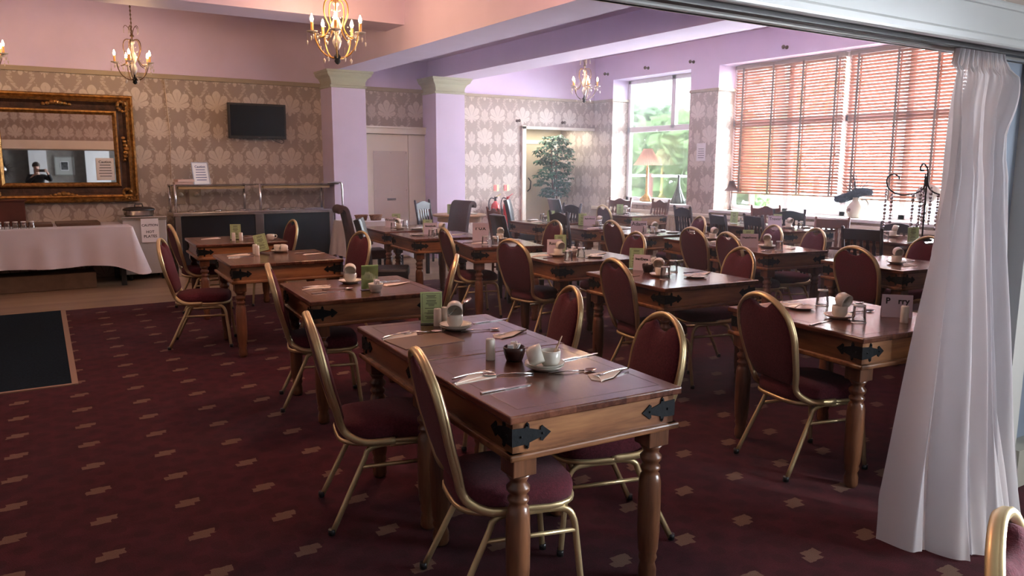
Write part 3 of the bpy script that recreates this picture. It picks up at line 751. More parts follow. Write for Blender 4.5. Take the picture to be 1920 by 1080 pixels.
for (bo, y, za, zb) in ((b1, 6.98, 1.75, 3.1), (b1, 6.95, 1.5, 3.1), (b2, 6.82, 1.9, 3.1), (b2, 6.05, 0.93, 1.1)):
    MB().tube([(-0.045, y, zb), (-0.045, y, za)], 0.0025, 5).lathe([(0.004, 0.05), (0.011, 0.0), (0.004, -0.005)], 8, Matrix.Translation((-0.045, y, za-0.03))).build('pull_cord', P('cord', (0.35, 0.30, 0.27), 0.8), bo)
CURT = cloth('sheer_white_curtain', (0.80, 0.78, 0.80), 0.35, 0.07)
def curtain():
    Lz = [(2.035, 3.12, 3.46), (1.93, 3.09, 3.52), (1.82, 3.07, 3.47), (1.6, 3.05, 3.42), (1.18, 3.01, 3.43), (0.75, 2.97, 3.44), (0.31, 2.92, 3.44), (0.02, 2.90, 3.42)]
    def lr(z):
        for a, b in zip(Lz, Lz[1:]):
            if z >= b[0]:
                t = (a[0]-z)/(a[0]-b[0]); return a[1]+(b[1]-a[1])*t, a[2]+(b[2]-a[2])*t
        return Lz[-1][1:]
    rows = []; NU, NV = 190, 60
    rnd = [random.uniform(0, 6.28) for _ in range(12)]
    for j in range(NV+1):
        v = j/NV
        row = []
        for i in range(NU+1):
            u = i/NU
            hem = 0.02 + 0.05*max(0, sin(u*9+1.0))*(1 if u > .25 else .4) + (0.05 if 0.80 < u < 0.93 else 0)
            z = 2.035 - (2.035-hem)*v
            l, r = lr(z)
            wide = min(1, v*3+0.25)
            f = 0.0
            for k, (fr, am) in enumerate(((4.3, 0.040), (7.5, 0.024), (12, 0.010), (21, 0.003))):
                f += am*sin(2*pi*fr*(u+0.02*sin(v*3+rnd[k]))+rnd[k+4]+v*(0.6*k-0.5))
            sharp = abs(sin(pi*5*(u+0.02*sin(v*4)+0.01*sin(v*9))))**0.45*0.035
            y = 1.685 - (0.06*u + 0.17*min(1, u*2.5))*v*v + f*wide - sharp*wide
            if v < 0.05: y = 1.685+0.012*sin(2*pi*40*u)
            bulge = 0.0
            if 0.02 < v < 0.16 and u > 0.75: bulge = -0.04*sin((v-0.02)/0.14*pi)*(u-0.75)*4
            row.append((l+(r-l)*u+0.012*sin(2*pi*9*u+v*2)*wide, y+bulge, z))
        rows.append(row)
    m = MB(); m.grid(rows)
    o = m.build('sheer_curtain', CURT); tag(o, 'sheer white floor-length curtain bunched at the right end of the wide opening', 'curtain')
curtain()
def bracket(x, y, z, axis, lab):
    o = empty('curtain_pole_bracket', (x, y, z)); tag(o, lab, 'bracket', 'leftover curtain pole brackets')
    R = Matrix.Rotation(pi/2, 4, 'X') if axis == 'y' else Matrix.Rotation(-pi/2, 4, 'Y')
    MB().lathe([(0.028, 0), (0.028, 0.008), (0.012, 0.012), (0.010, 0.06)], 12, R).build('wall_plate', P('bronze', (0.10, 0.06, 0.04), 0.4, 0.7), o)
    MB().lathe([(0.010, 0.055), (0.026, 0.07), (0.030, 0.085), (0.018, 0.10)], 12, R).build('cup_holder', MATS['bronze'], o)
for a in ((7.90, YB, 2.38, 'y', 'small bronze pole bracket on the damask wall above the alcove, left one'), (8.93, YB, 2.38, 'y', 'small bronze pole bracket on the damask wall above the alcove, right one'),
          (XW, 11.80, 3.29, 'x', 'small bronze pole bracket left of the left window, near the corner'), (XW, 10.68, 3.29, 'x', 'small bronze pole bracket above the middle of the left window'),
          (XW, 9.58, 3.28, 'x', 'small bronze pole bracket above the papered pier between windows'), (XW, 7.72, 3.29, 'x', 'small bronze pole bracket above the large blinded window')): bracket(*a)

# ---------------------------------------------------------------- gilt mirror, television, papers on walls
def gilt_mirror():
    x0, x1, z0, z1 = -0.36, 1.48, 1.05, 2.50; w = 0.275
    t = empty('gilt_mirror', ((x0+x1)/2, YB-0.05, (z0+z1)/2)); tag(t, 'large mirror in an ornate gilt and dark wood frame above the white-clothed table', 'mirror')
    hx, hz = (x1-x0)/2, (z1-z0)/2
    GILT = P('aged_gilt', (0.30, 0.155, 0.045), 0.38, 0.8, noise=0.45, nscale=22, bump=0.9, bscale=35)
    DARKG = P('dark_gilt_cove', (0.05, 0.022, 0.012), 0.45, 0.3, noise=0.5, nscale=12, bump=0.6, bscale=30)
    prof = [(0.0, 0.0, 0), (0.0, 0.055, 0), (0.015, 0.075, 0), (0.03, 0.078, 0), (0.045, 0.06, 0), (0.055, 0.055, 0), (0.075, 0.085, 0), (0.10, 0.07, 1), (0.14, 0.035, 1), (0.19, 0.03, 1), (0.215, 0.045, 0), (0.235, 0.05, 0), (0.25, 0.035, 0), (0.275, 0.012, 0)]
    m = MB()
    for a, b in zip(prof, prof[1:]):
        m.mat(a[2])
        def c(p, sx, sz): return (sx*(hx-p[0]), -p[1], sz*(hz-p[0]))
        cs = [(-1, -1), (1, -1), (1, 1), (-1, 1)]
        for k in range(4):
            s1, s2 = cs[k], cs[(k+1) % 4]
            m.add([c(a, *s1), c(a, *s2), c(b, *s2), c(b, *s1)], [(0, 1, 2, 3)])
    m.build('mirror_frame', [GILT, DARKG], t)
    for sx in (-1, 1):
        for sz in (-1, 1):
            m = MB()
            for k in range(16):
                a = k*0.42; r = 0.02+0.006*k
                m.ball((sx*(hx-0.13)+r*cos(a)*sx, -0.06-0.02*abs(sin(k)), sz*(hz-0.13)+r*sin(a)), 0.028-0.0007*k, 8, None, (1, 0.7, 1))
            m.build('corner_ornament', GILT, t)
    for (cx, cz) in ((0, hz-0.12), (0, -hz+0.12), (hx-0.12, 0), (-hx+0.12, 0)):
        m = MB()
        for k in range(-3, 4):
            L = 0.05*k
            dx, dz = (L, -0.03*abs(k)*0.3) if cx == 0 else (-0.01*abs(k), L)
            m.ball((cx+dx, -0.06, cz+dz), 0.035-0.004*abs(k), 8, None, (1.2, 0.8, 1))
        m.build('centre_ornament', GILT, t)
    gl = MB().box(-hx+w-0.005, hx-w+0.005, -0.022, -0.018, -hz+w-0.005, hz-w+0.005).build('mirror_glass', P('silvered_glass', (0.80, 0.80, 0.80), 0.015, 1.0), t)
    bv = MB()
    for b in ((-hx+w, hx-w, -0.024, -0.022, -hz+w, -hz+w+0.02), (-hx+w, hx-w, -0.024, -0.022, hz-w-0.02, hz-w)): bv.box(*b)
    t.rotation_euler = (radians(-0.35), 0, radians(-1.55)); t.location.y = YB-0.045
    return t
mirror = gilt_mirror()
def mark_lines(m, x0, x1, zs, M, h=0.006, seed=1):
    r = random.Random(seed)
    for z in zs:
        w = (x1-x0)*r.uniform(0.45, 0.95); c = (x0+x1)/2
        m.box(c-w/2, c+w/2, z-h/2, z+h/2, 0, 0.0006, M)
def notice(name, loc, nx, ny, w, h, lab, cat='notice', title=None, ink=INK, tilt=0, lines=5, frame=None):
    M = facing(loc, nx, ny, tilt)
    t = empty(name, (0, 0, 0)); tag(t, lab, cat)
    MB().box(-w/2, w/2, -h/2, h/2, -0.001, 0.001, M).build('sheet', PAPER, t)
    if title:
        if isinstance(title, str): title = [(title, 0.32, 0.16)]
        for tx, zc, sz in title: text_mesh(tx, h*sz, ink, 'lettering', t, M @ Matrix.Translation((0, h*zc, 0.0015)), bold=0.001)
    if lines:
        m = MB(); mark_lines(m, -w*0.4, w*0.4, [h*(0.18-0.62*i/lines) for i in range(lines)], M @ Matrix.Translation((0, 0, 0.0012)), h*0.03, seed=lines)
        m.build('small_print', ink, t)
    if frame:
        m = MB()
        for b in ((-w/2-.012, w/2+.012, h/2, h/2+.012), (-w/2-.012, w/2+.012, -h/2-.012, -h/2), (-w/2-.012, -w/2, -h/2, h/2), (w/2, w/2+.012, -h/2, h/2)): m.box(b[0], b[1], b[2], b[3], -.003, .006, M)
        m.build('sign_frame', frame, t)
    return t
notice('paper_notice', (1.08, YB-0.115, 1.50), 0, -1, 0.22, 0.30, 'white paper notice headed CAUTION taped to the mirror glass, lower right', title='Caution', lines=5)
notice('paper_notice', (XW-0.004, 9.33, 1.80), -1, 0, 0.20, 0.29, 'small white paper notice pinned to the papered pier between the windows', lines=5)
def tv():
    x0, x1, z0, z1 = 2.74, 3.60, 1.95, 2.47
    t = empty('television', ((x0+x1)/2, YB-0.14, (z0+z1)/2)); tag(t, 'black flat television mounted on the damask wall above the servery', 'television')
    hx, hz = (x1-x0)/2, (z1-z0)/2
    MB().cbox(-hx, hx, 0.0, 0.06, -hz, hz, c=0.01).build('casing', BLACKPL, t)
    MB().box(-hx+0.03, hx-0.03, -0.003, 0.0, -hz+0.045, hz-0.03).build('screen', P('tv_screen', (0.006, 0.006, 0.007), 0.12), t)
    MB().box(-0.10, 0.10, 0.06, 0.139, -0.12, 0.12).build('wall_mount', IRON, t)
    MB().box(0.0, 0.03, -0.004, -0.003, -hz+0.015, -hz+0.022).build('maker_badge', STEEL, t)
    MB().tube(smooth_path([(0.22, 0.05, -hz), (0.28, 0.06, -hz-0.03), (0.38, 0.07, -hz-0.06), (0.40, 0.06, -hz-0.02), (0.36, 0.05, -hz)]), 0.004, 6).build('cable', BLACKPL, t)
    t.rotation_euler = (radians(2), 0, radians(1.5))
tv()
cb = MB().tube([(1.92, YB-0.006, 2.76), (1.95, YB-0.006, 2.0), (1.93, YB-0.006, 1.35)], 0.006, 6).build('wall_cable', P('cable_cream', (0.62, 0.5, 0.38), 0.6))
tag(cb, 'thin pale cable running down the damask wall right of the mirror', 'cable')
for i, (x, s_) in enumerate(((2.02, 'left'), (2.24, 'right'))):
    o = empty('wall_control', (x, YB-0.03, 1.13)); tag(o, f'square beige wall control with a round knob above the servery, {s_} one of the pair', 'switch', 'wall controls behind the servery')
    MB().cbox(-0.085, 0.085, 0, 0.03, -0.14, 0.14, c=0.006).build('switch_box', P('beige_plastic', (0.42, 0.34, 0.25), 0.5), o)
    MB().lathe([(0.035, 0), (0.032, 0.03), (0.001, 0.032)], 14, Matrix.Translation((0.02, 0, 0.0)) @ Matrix.Rotation(pi/2, 4, 'X')).build('knob', P('knob_beige', (0.50, 0.42, 0.32), 0.4), o)

# ---------------------------------------------------------------- servery with glass gantry
def servery():
    t = empty('servery_counter', (0, 0, 0)); tag(t, 'long stainless steel servery counter with glass gantry shelf and black front', 'servery')
    X0, X1, Y0, Y1 = 1.86, 4.14, 11.62, 12.12
    MB().cbox(X0-0.03, X1+0.01, Y0-0.05, Y1, 0.85, 0.90, c=0.006).build('counter_top', STEEL, t)
    MB().box(X0+0.06, 2.94, Y0, Y1-0.02, 0.1, 0.85).box(3.08, X1-0.02, Y0, Y1-0.02, 0.1, 0.85).build('black_front', P('black_gloss_panel', (0.010, 0.012, 0.016), 0.3), t)
    for x in (X0, 2.95, X1-0.07):
        MB().cbox(x, x+(0.07 if x != 2.95 else 0.12), Y0-0.012, Y0+0.05, 0, 0.85, c=0.004).build('leg', STEEL, t)
    MB().cbox(X0-0.02, 3.0, Y0+0.05, Y1-0.1, 1.27, 1.285, c=0.003).build('gantry_shelf', P('smoked_shelf', (0.20, 0.18, 0.17), 0.15, 0.4), t)
    MB().cbox(3.06, X1+0.12, Y0+0.05, Y1-0.1, 1.27, 1.285, c=0.003).build('gantry_shelf', MATS['smoked_shelf'], t)
    for (x, yy) in ((X0+0.02, Y0+0.02), (X0-0.0, Y1-0.12), (2.90, Y1-0.12), (3.04, Y0+0.02), (X1-0.05, Y1-0.12)):
        MB().tube([(x, yy, 0.90), (x, yy, 1.29)], 0.017, 10).build('gantry_post', STEEL, t)
    MB().tube(smooth_path([(X1-0.06, Y0+0.04, 1.295), (X1+0.10, Y0+0.03, 1.30), (X1+0.155, Y0+0.02, 1.26), (X1+0.16, Y0+0.02, 0.9)]), 0.015, 8).build('gantry_post', STEEL, t)
    hl = P('heat_lamp_strip', (0.6, 0.42, 0.22), 0.4, 0.3)
    MB().cbox(X0+0.08, 2.85, Y0+0.12, Y0+0.22, 1.22, 1.26, c=0.005).build('heat_lamp', hl, t)
    MB().cbox(3.12, X1+0.0, Y0+0.12, Y0+0.22, 1.22, 1.26, c=0.005).build('heat_lamp', hl, t)
    return t
servery()
SPOONS = ('far left', 'second from left', 'third from left', 'fourth from left', 'fifth from left', 'far right')
for i, x in enumerate((2.12, 2.48, 2.83, 3.18, 3.42, 3.58)):
    o = empty('serving_dish_lid', (x, 11.86, 0.90)); tag(o, f'small shiny steel dish lid on the servery counter, {SPOONS[i]}', 'lid', 'steel dish lids along the servery')
    MB().lathe([(0.055, 0), (0.052, 0.01), (0.03, 0.022), (0.001, 0.026)], 14).build('lid_dome', CUTL, o)
    MB().tube([(0.03, 0, 0.018), (0.12, -0.02, 0.012)], 0.005, 5).build('handle', CUTL, o)
o = MB().cbox(3.72, 4.02, 11.72, 11.95, 0.90, 0.915, c=0.005).build('serving_tray', STEEL); tag(o, 'flat steel tray at the right end of the servery counter', 'tray')
def stack(x, y, z, n):
    for i in range(n):
        o = MB().cbox(-0.12+0.01*(i % 2), 0.12, -0.09, 0.09, 0, 0.035, c=0.004).build('napkin_stack', P('peach_napkin', (0.62, 0.44, 0.38), 0.9))
        o.location = (x+0.012*i, y-0.01*i, z+0.036*i); o.rotation_euler[2] = 0.15*i
        tag(o, ('peach paper napkin pack lying on the servery shelf, bottom of two', 'peach paper napkin pack on the servery shelf, top of two')[i], 'napkins', 'peach napkin packs on the gantry shelf')
stack(2.02, 11.82, 1.287, 2)
notice('menu_sign', (2.27, 11.83, 1.44), 0.25, -1, 0.22, 0.30, 'leaning framed white sign headed CAUTION standing on the servery shelf', 'sign', title='Caution', ink=BLUEINK, tilt=radians(12), lines=5, frame=P('clear_edge', (0.45, 0.48, 0.55), 0.2))

# ---------------------------------------------------------------- hot cupboard and the white-clothed table
def hot_cupboard():
    t = empty('hot_cupboard', (0, 0, 0)); tag(t, 'pale steel plate-warming cabinet on castors between cloth table and servery', 'cabinet')
    MB().cbox(1.18, 1.72, 11.5, 12.05, 0.09, 0.82, c=0.01).build('cabinet_body', P('pale_enamel', (0.40, 0.38, 0.36), 0.45), t)
    MB().cbox(1.17, 1.73, 11.49, 12.06, 0.82, 0.87, c=0.008).build('cabinet_top', STEEL, t)
    for x in (1.25, 1.65):
        for y in (11.57, 11.98):
            MB().lathe([(0.04, -0.015), (0.045, 0), (0.04, 0.015)], 12, Matrix.Translation((x, y, 0.047)) @ Matrix.Rotation(pi/2, 4, 'Y')).box(x-.01, x+.01, y-.01, y+.01, 0.05, 0.09).build('castor', BLACKPL, t)
hot_cupboard()
o = empty('plate_warmer_lid', (1.42, 11.74, 0.87)); tag(o, 'round black lidded pan on top of the plate-warming cabinet', 'pan')
MB().lathe([(0.17, 0), (0.19, 0.02), (0.19, 0.07), (0.20, 0.075)], 24).build('pan_body', STEEL, o)
MB().lathe([(0.205, 0.075), (0.20, 0.095), (0.15, 0.115), (0.001, 0.125)], 24).build('lid', BLACKPL, o)
MB().tube([(-0.05, 0, 0.12), (-0.045, 0, 0.16), (0.045, 0, 0.16), (0.05, 0, 0.12)], 0.009, 6).build('handle', BLACKPL, o)
sg = notice('caution_sign', (1.51, 11.485, 0.68), 0, -1, 0.22, 0.32, 'white CAUTION HOT PLATES sign on the front of the plate-warming cabinet', 'sign',
       title=[('CAUTION', 0.22, 0.14), ('HOT', -0.06, 0.15), ('PLATES', -0.25, 0.16)], lines=0)
def cloth_table():
    t = empty('buffet_table', (0, 0, 0)); tag(t, 'long buffet table hidden beneath the white tablecloth under the mirror', 'table')
    MB().cbox(-2.4, 1.22, 11.05, 12.1, 0.735, 0.765, c=0.004).build('table_top', REDW, t)
    for x in (-2.3, 1.12):
        for y in (11.2, 12.0): MB().cbox(x-.03, x+.03, y-.03, y+.03, 0, 0.735, c=0.004).build('leg', BLACKPL, t)
    rows = []
    path = [(-2.45, 11.02), (1.25, 11.02), (1.25, 12.1)]
    pts = []
    n1 = 130
    for i in range(n1): pts.append((-2.45+3.66*i/(n1-1), 11.02, 0, -1))
    for k in range(6): a = -pi/2+pi/2*k/5; pts.append((1.22+0.03*cos(a), 11.05+0.03*sin(a), cos(a), sin(a)))
    for i in range(1, 30): pts.append((1.25, 11.05+1.05*i/29, 1, 0))
    for j in range(13):
        v = j/12; row = []
        for i, (x, y, nx, ny) in enumerate(pts):
            cor = math.exp(-((i-n1-2)/7.0)**2)
            drop = 0.48+0.13*cor+0.008*sin(i*0.21)
            fold = v*(0.018*sin(i*0.23+sin(i*0.05)*2)+0.010*sin(i*0.61)) + v*v*0.02
            fold += v*0.035*math.exp(-((i-58)/1.6)**2) + v*0.03*math.exp(-((i-20)/2.0)**2)
            f = fold + cor*0.13*v
            row.append((x+nx*f+cor*0.05*v, y+ny*f, 0.775-drop*v))
        rows.append(row)
    m = MB(); m.grid(rows); m.box(-2.45, 1.245, 11.025, 12.1, 0.766, 0.776)
    o = m.build('tablecloth', P('white_linen', (0.66, 0.63, 0.68), 0.85, bump=0.1, bscale=200)); tag(o, 'long white tablecloth hanging over the buffet table under the gilt mirror', 'tablecloth')
cloth_table()
o = MB().cbox(-0.42, 0.80, 11.15, 11.60, 0.001, 0.20, c=0.006).build('cardboard_box', P('cardboard', (0.13, 0.085, 0.055), 0.85, noise=0.15, nscale=10)); tag(o, 'long low brown cardboard box on the floor under the buffet table', 'box')
o = MB().cbox(-0.05, 0.38, 11.45, 11.95, 0.777, 0.812, c=0.006).build('wooden_tray', wood_mat('tray_wood', (0.05, 0.025, 0.015), (0.14, 0.07, 0.04), 0.5, 5, 'y')); tag(o, 'flat dark wooden tray on the white tablecloth, left of two', 'tray', 'dark trays on the buffet table')
o = MB().cbox(0.42, 0.92, 11.45, 11.95, 0.777, 0.817, c=0.006).build('wooden_tray', MATS['tray_wood']); tag(o, 'flat dark wooden tray on the white tablecloth, right of two', 'tray', 'dark trays on the buffet table')
o = empty('red_cabinet', (0, 0, 0)); tag(o, 'dark red wooden box standing on the buffet table behind the tumblers', 'box')
MB().cbox(-1.1, 0.10, 11.70, 12.1, 0.777, 1.10, c=0.01).build('box_body', P('dark_red_wood', (0.085, 0.022, 0.014), 0.35, noise=0.2, nscale=5), o)
MB().box(-1.1, 0.12, 11.68, 12.1, 1.10, 1.115).build('lid', MATS['dark_red_wood'], o)
GRP = 'tumblers on the buffet table'
def make_tumbler():
    t = empty('glass_tumbler')
    MB().lathe([(0.0375, 0.0), (0.0375, 0.003), (0.0345, 0.003), (0.0345, 0.0)], 16, cap=False).build('glass_rim', P('glass_edge', (0.72, 0.74, 0.76), 0.08, Coat_Weight=1.0), t)
    MB().lathe([(0.036, 0.0), (0.036, 0.003), (0.030, 0.085), (0.027, 0.092), (0.001, 0.094)], 16, cap=False).build('glass_wall', GLASS, t)
    MB().lathe([(0.0285, 0.083), (0.030, 0.087), (0.0285, 0.0935), (0.02, 0.0945)], 16, cap=False).build('glass_base', P('glass_edge', (0.72, 0.74, 0.76), 0.08, Coat_Weight=1.0), t)
    return t
proto('tumbler', make_tumbler)
POS = ['leftmost', 'second from left', 'third from left', 'fourth from left', 'fifth from left', 'rightmost']
for i in range(6):
    put('tumbler', f'upturned glass tumbler in a row on the buffet table, {POS[i]}', 'glass', (-0.28+0.085*i, 11.25, 0.777), 0, GRP)
    # stands on a small tray together with its neighbours
# mats let into the carpet at the left
m = MB(); m.prism([(-3.2, 6.22), (0.235, 6.22), (0.315, 9.50), (-3.2, 9.50)], 0.012, Matrix.Translation((0, 0, 0.002)))
o = m.build('floor_mat', P('navy_mat', (0.006, 0.014, 0.022), 1.0, noise=0.35, nscale=60, bump=0.4, bscale=200, Specular_IOR_Level=0.1)); tag(o, 'dark navy coir floor mat let into the carpet at lower left', 'mat')
MB().prism([(0.235, 6.19), (0.275, 6.19), (0.36, 9.50), (0.315, 9.50)], 0.016, Matrix.Translation((0, 0, 0.002))).prism([(-3.2, 6.19), (0.235, 6.19), (0.235, 6.225), (-3.2, 6.225)], 0.0145, Matrix.Translation((0, 0, 0.002))).build('edging_strip', P('buff_edging', (0.26, 0.17, 0.12), 0.7), o)

# ---------------------------------------------------------------- chandeliers
BULB = emit('candle_bulb', (1.0, 0.62, 0.28), 45)
def make_chandelier(name, metal, dropm):
    def f():
        t = empty('chandelier')          # origin at the bottom finial
        MB().lathe([(0.001, 0), (0.018, 0.01), (0.03, 0.03), (0.022, 0.05), (0.035, 0.06), (0.03, 0.08), (0.012, 0.10), (0.010, 0.14)], 14).build('finial', IRON, t)
        MB().lathe([(0.012, 0.13), (0.03, 0.16), (0.045, 0.21), (0.030, 0.25), (0.018, 0.27), (0.032, 0.29), (0.05, 0.35), (0.035, 0.40), (0.016, 0.43), (0.012, 0.52), (0.03, 0.54), (0.034, 0.56), (0.012, 0.58)], 14).build('glass_stem', dropm, t)
        MB().lathe([(0.010, 0.10), (0.010, 0.62), (0.03, 0.63), (0.012, 0.66), (0.005, 0.70)], 10).build('centre_rod', metal, t)
        for k in range(5):
            a = 2*pi*k/5+0.35; ca, sa = cos(a), sin(a)
            def p(r, z): return (r*ca, r*sa, z)
            MB().tube(smooth_path([p(0.02, 0.06), p(0.09, 0.07), p(0.16, 0.13), p(0.20, 0.22), p(0.205, 0.27), p(0.23, 0.265)]), 0.0065, 6).build('arm', metal, t)
            MB().tube(smooth_path([p(0.02, 0.58), p(0.07, 0.585), p(0.105, 0.55), p(0.115, 0.47), p(0.095, 0.40), p(0.07, 0.33), p(0.11, 0.26), p(0.16, 0.235)]), 0.0065, 6).build('scroll', metal, t)
            M = Matrix.Translation(p(0.23, 0.265))
            MB().lathe([(0.008, 0), (0.022, 0.005), (0.045, 0.012), (0.052, 0.022), (0.046, 0.020), (0.012, 0.014)], 14, M).build('drip_pan', dropm, t)
            cn = MB().lathe([(0.013, 0.014), (0.013, 0.10), (0.009, 0.103)], 10, M).build('candle_tube', P('amber_candle', (0.75, 0.36, 0.10), 0.5), t)
            MB().lathe([(0.006, 0.10), (0.014, 0.115), (0.016, 0.13), (0.011, 0.15), (0.002, 0.175)], 10, M).build('bulb', BULB, t)
            for q in range(4):
                b = a+q*pi/2; x = 0.23*ca+0.046*cos(b); y = 0.23*sa+0.046*sin(b)
                L = 0.06 if q else 0.11
                m = MB(); m.tube([(x, y, 0.28), (x, y, 0.28-L+0.03)], 0.0015, 4)
                m.lathe([(0.001, 0), (0.010, -0.012), (0.006, -0.035), (0.001, -0.045)][::-1], 6, Matrix.Translation((x, y, 0.28-L+0.03)), cap=False)
                m.build('crystal_drop', dropm, t)
            m = MB()
            for j in range(9):
                u = (j+0.5)/9; r = 0.03+0.20*u; z = 0.52-0.26*u-0.09*sin(pi*u); m.ball(p(r, z), 0.0065, 6)
            m.build('bead_string', dropm, t)
            x, y = 0.13*cos(a+0.6), 0.13*sin(a+0.6)
            MB().tube([(x, y, 0.14), (x, y, 0.06)], 0.0015, 4).lathe([(0.001, -0.05), (0.008, -0.04), (0.014, -0.015), (0.001, 0.0)], 6, Matrix.Translation((x, y, 0.06)), cap=False).build('crystal_drop', dropm, t)
            m = MB(); m.tube(smooth_path([(0.01*ca, 0.01*sa, 0.66), (0.04*ca, 0.04*sa, 0.74), (0.075*ca, 0.075*sa, 0.765), (0.095*ca, 0.095*sa, 0.735)]), 0.004, 5)
            m.build('crown_scroll', metal, t)
            m = MB()
            for j in range(4): m.ball((0.095*ca, 0.095*sa, 0.725-0.017*j), 0.007, 6)
            m.build('crown_beads', dropm, t)
        return t
    proto(name, f)
GLD2 = P('chandelier_gold', (0.55, 0.30, 0.07), 0.3, 0.85); BRZ = P('chandelier_bronze', (0.12, 0.07, 0.04), 0.4, 0.7)
CRY = P('chandelier_crystal', (0.80, 0.74, 0.66), 0.08, Transmission_Weight=0.35, Coat_Weight=0.8)
make_chandelier('ch_gold', GLD2, CRY); make_chandelier('ch_bronze', BRZ, CRY)
def chandelier(key, x, y, zb, ceil, lab, rz, s, power, lean=0.0):
    t = put(key, lab, 'chandelier', (x, y, zb), rz, 'crystal candle chandeliers', (s, s, s))
    m = MB(); n = int((ceil-zb-0.68*s)/(0.03*s)); z = 0.68
    L = (ceil-zb)/s
    m.tube([(0, 0, 0.66), (-0.01, 0.0, (0.66+L)/2), (0.0, 0, L)], 0.006, 6)
    k = 0; zz = 0.70
    while zz < L-0.03 and k < 60:
        m.add(*link(zz, k)); zz += 0.026; k += 1
    m.build('chain', BRZ, t)
    MB().lathe([(0.05, L-0.03), (0.06, L-0.005), (0.06, L)], 14).build('ceiling_rose', BRZ, t)
    l = lamp('candle_and_fill_glow', 'POINT', (x, y, zb+0.42*s), power, (1.0, 0.60, 0.33), 0.16)
    return t
lamp('candle_and_fill_glow', 'POINT', (2.7, 4.9, 3.0), 30, (1.0, 0.56, 0.36), 0.2)  # three unseen fill lamps added to lift the room, no chandeliers built here
lamp('candle_and_fill_glow', 'POINT', (-0.6, 6.2, 3.05), 16, (1.0, 0.62, 0.42), 0.2)
lamp('candle_and_fill_glow', 'POINT', (7.9, 5.6, 3.05), 10, (1.0, 0.70, 0.48), 0.2)
def link(z, k):
    vs, fs = [], []; n = 8
    for i in range(n):
        a = 2*pi*i/n
        for q in range(4):
            b = 2*pi*q/4; r = 0.009+0.003*cos(b); h = 0.003*sin(b)
            p = (r*cos(a), h, z+1.5*r*sin(a)); vs.append(p if k % 2 else (p[1], p[0], p[2]))
    for i in range(n):
        for q in range(4): fs.append((i*4+q, i*4+(q+1) % 4, ((i+1) % n)*4+(q+1) % 4, ((i+1) % n)*4+q))
    return vs, fs, True
chandelier('ch_gold', 3.06, 8.30, 2.64, 3.75, 'gilded crystal chandelier with lit candle bulbs hanging in front of the first beam', 0.2, 1.15, 11)
chandelier('ch_bronze', 1.38, 10.9, 2.55, 3.75, 'bronze crystal chandelier hanging above the right end of the gilt mirror', 1.5, 0.92, 2.5)
chandelier('ch_bronze', -0.16, 10.9, 2.55, 3.75, 'bronze crystal chandelier cut off by the left edge of the picture', 0.4, 0.92, 3.5)
chandelier('ch_bronze', 7.78, 10.05, 2.56, 3.62, 'small bronze crystal chandelier hanging near the alcove, lit', 0.2, 0.90, 3)

# ---------------------------------------------------------------- tableware
ZT = 0.778
def mk(key, fn): proto(key, fn)
def f_saucer():
    t = empty('saucer'); MB().lathe([(0.001, 0.004), (0.03, 0.002), (0.045, 0.0), (0.05, 0.003), (0.068, 0.012), (0.078, 0.02), (0.079, 0.022), (0.067, 0.016), (0.045, 0.008), (0.001, 0.007)], 24).build('dish', CHINA, t); return t
def f_cup():
    t = empty('coffee_cup')
    MB().lathe([(0.001, 0.0), (0.026, 0.0), (0.031, 0.006), (0.038, 0.018), (0.039, 0.035), (0.039, 0.060), (0.0365, 0.061), (0.036, 0.035), (0.034, 0.016), (0.001, 0.008)], 24).build('bowl', CHINA, t)
    MB().tube(smooth_path([(0.037, 0, 0.050), (0.058, 0, 0.052), (0.064, 0, 0.036), (0.056, 0, 0.022), (0.037, 0, 0.020)]), 0.0045, 8).build('handle', CHINA, t); return t
def f_shaker():
    t = empty('salt_shaker'); MB().lathe([(0.001, 0), (0.019, 0), (0.020, 0.004), (0.0195, 0.082), (0.017, 0.088), (0.001, 0.089)], 18).build('body', CHINA, t)
    m = MB()
    for a in range(4): m.lathe([(0.0015, 0.0885), (0.0015, 0.0893)], 5, Matrix.Translation((0.006*cos(a*1.57), 0.006*sin(a*1.57), 0)))
    m.build('shaker_holes', INK, t); return t
def f_napkin():
    t = empty('paper_napkin')
    MB().prism([(-0.11, -0.03), (0.07, -0.055), (0.11, 0.0), (0.10, 0.04)], 0.003).build('napkin_fold', NAPK, t)
    MB().prism([(-0.11, -0.026), (0.06, -0.016), (0.10, 0.04), (0.03, 0.04)], 0.003, Matrix.Translation((0, 0, 0.003))).build('napkin_flap', NAPK, t); return t
def f_knife():
    t = empty('table_knife'); MB().prism([(0, -.008), (.11, -.009), (.125, 0.002), (.11, .007), (0, .006)], 0.0022, Matrix.Translation((0, 0, 0.001))).build('blade', CUTL, t)
    MB().cbox(-0.10, 0.002, -.0065, .0065, 0, 0.0065, c=0.002).build('handle', CUTL, t); return t
def f_fork():
    t = empty('table_fork'); m = MB(); m.tube(smooth_path([(-0.10, 0, 0.003), (-0.03, 0, 0.007), (0.02, 0, 0.005), (0.045, 0, 0.002)]), [0.0045]*4+[0.003]*5+[0.003]*4, 6, ry=0.0018); m.build('handle', CUTL, t)
    m = MB(); m.box(0.04, 0.055, -0.011, 0.011, 0.001, 0.003)
    for y in (-0.009, -0.003, 0.003, 0.009): m.tube([(0.054, y, 0.002), (0.075, y, 0.0005), (0.092, y, 0.006)], 0.0014, 5)
    m.build('tines', CUTL, t); return t
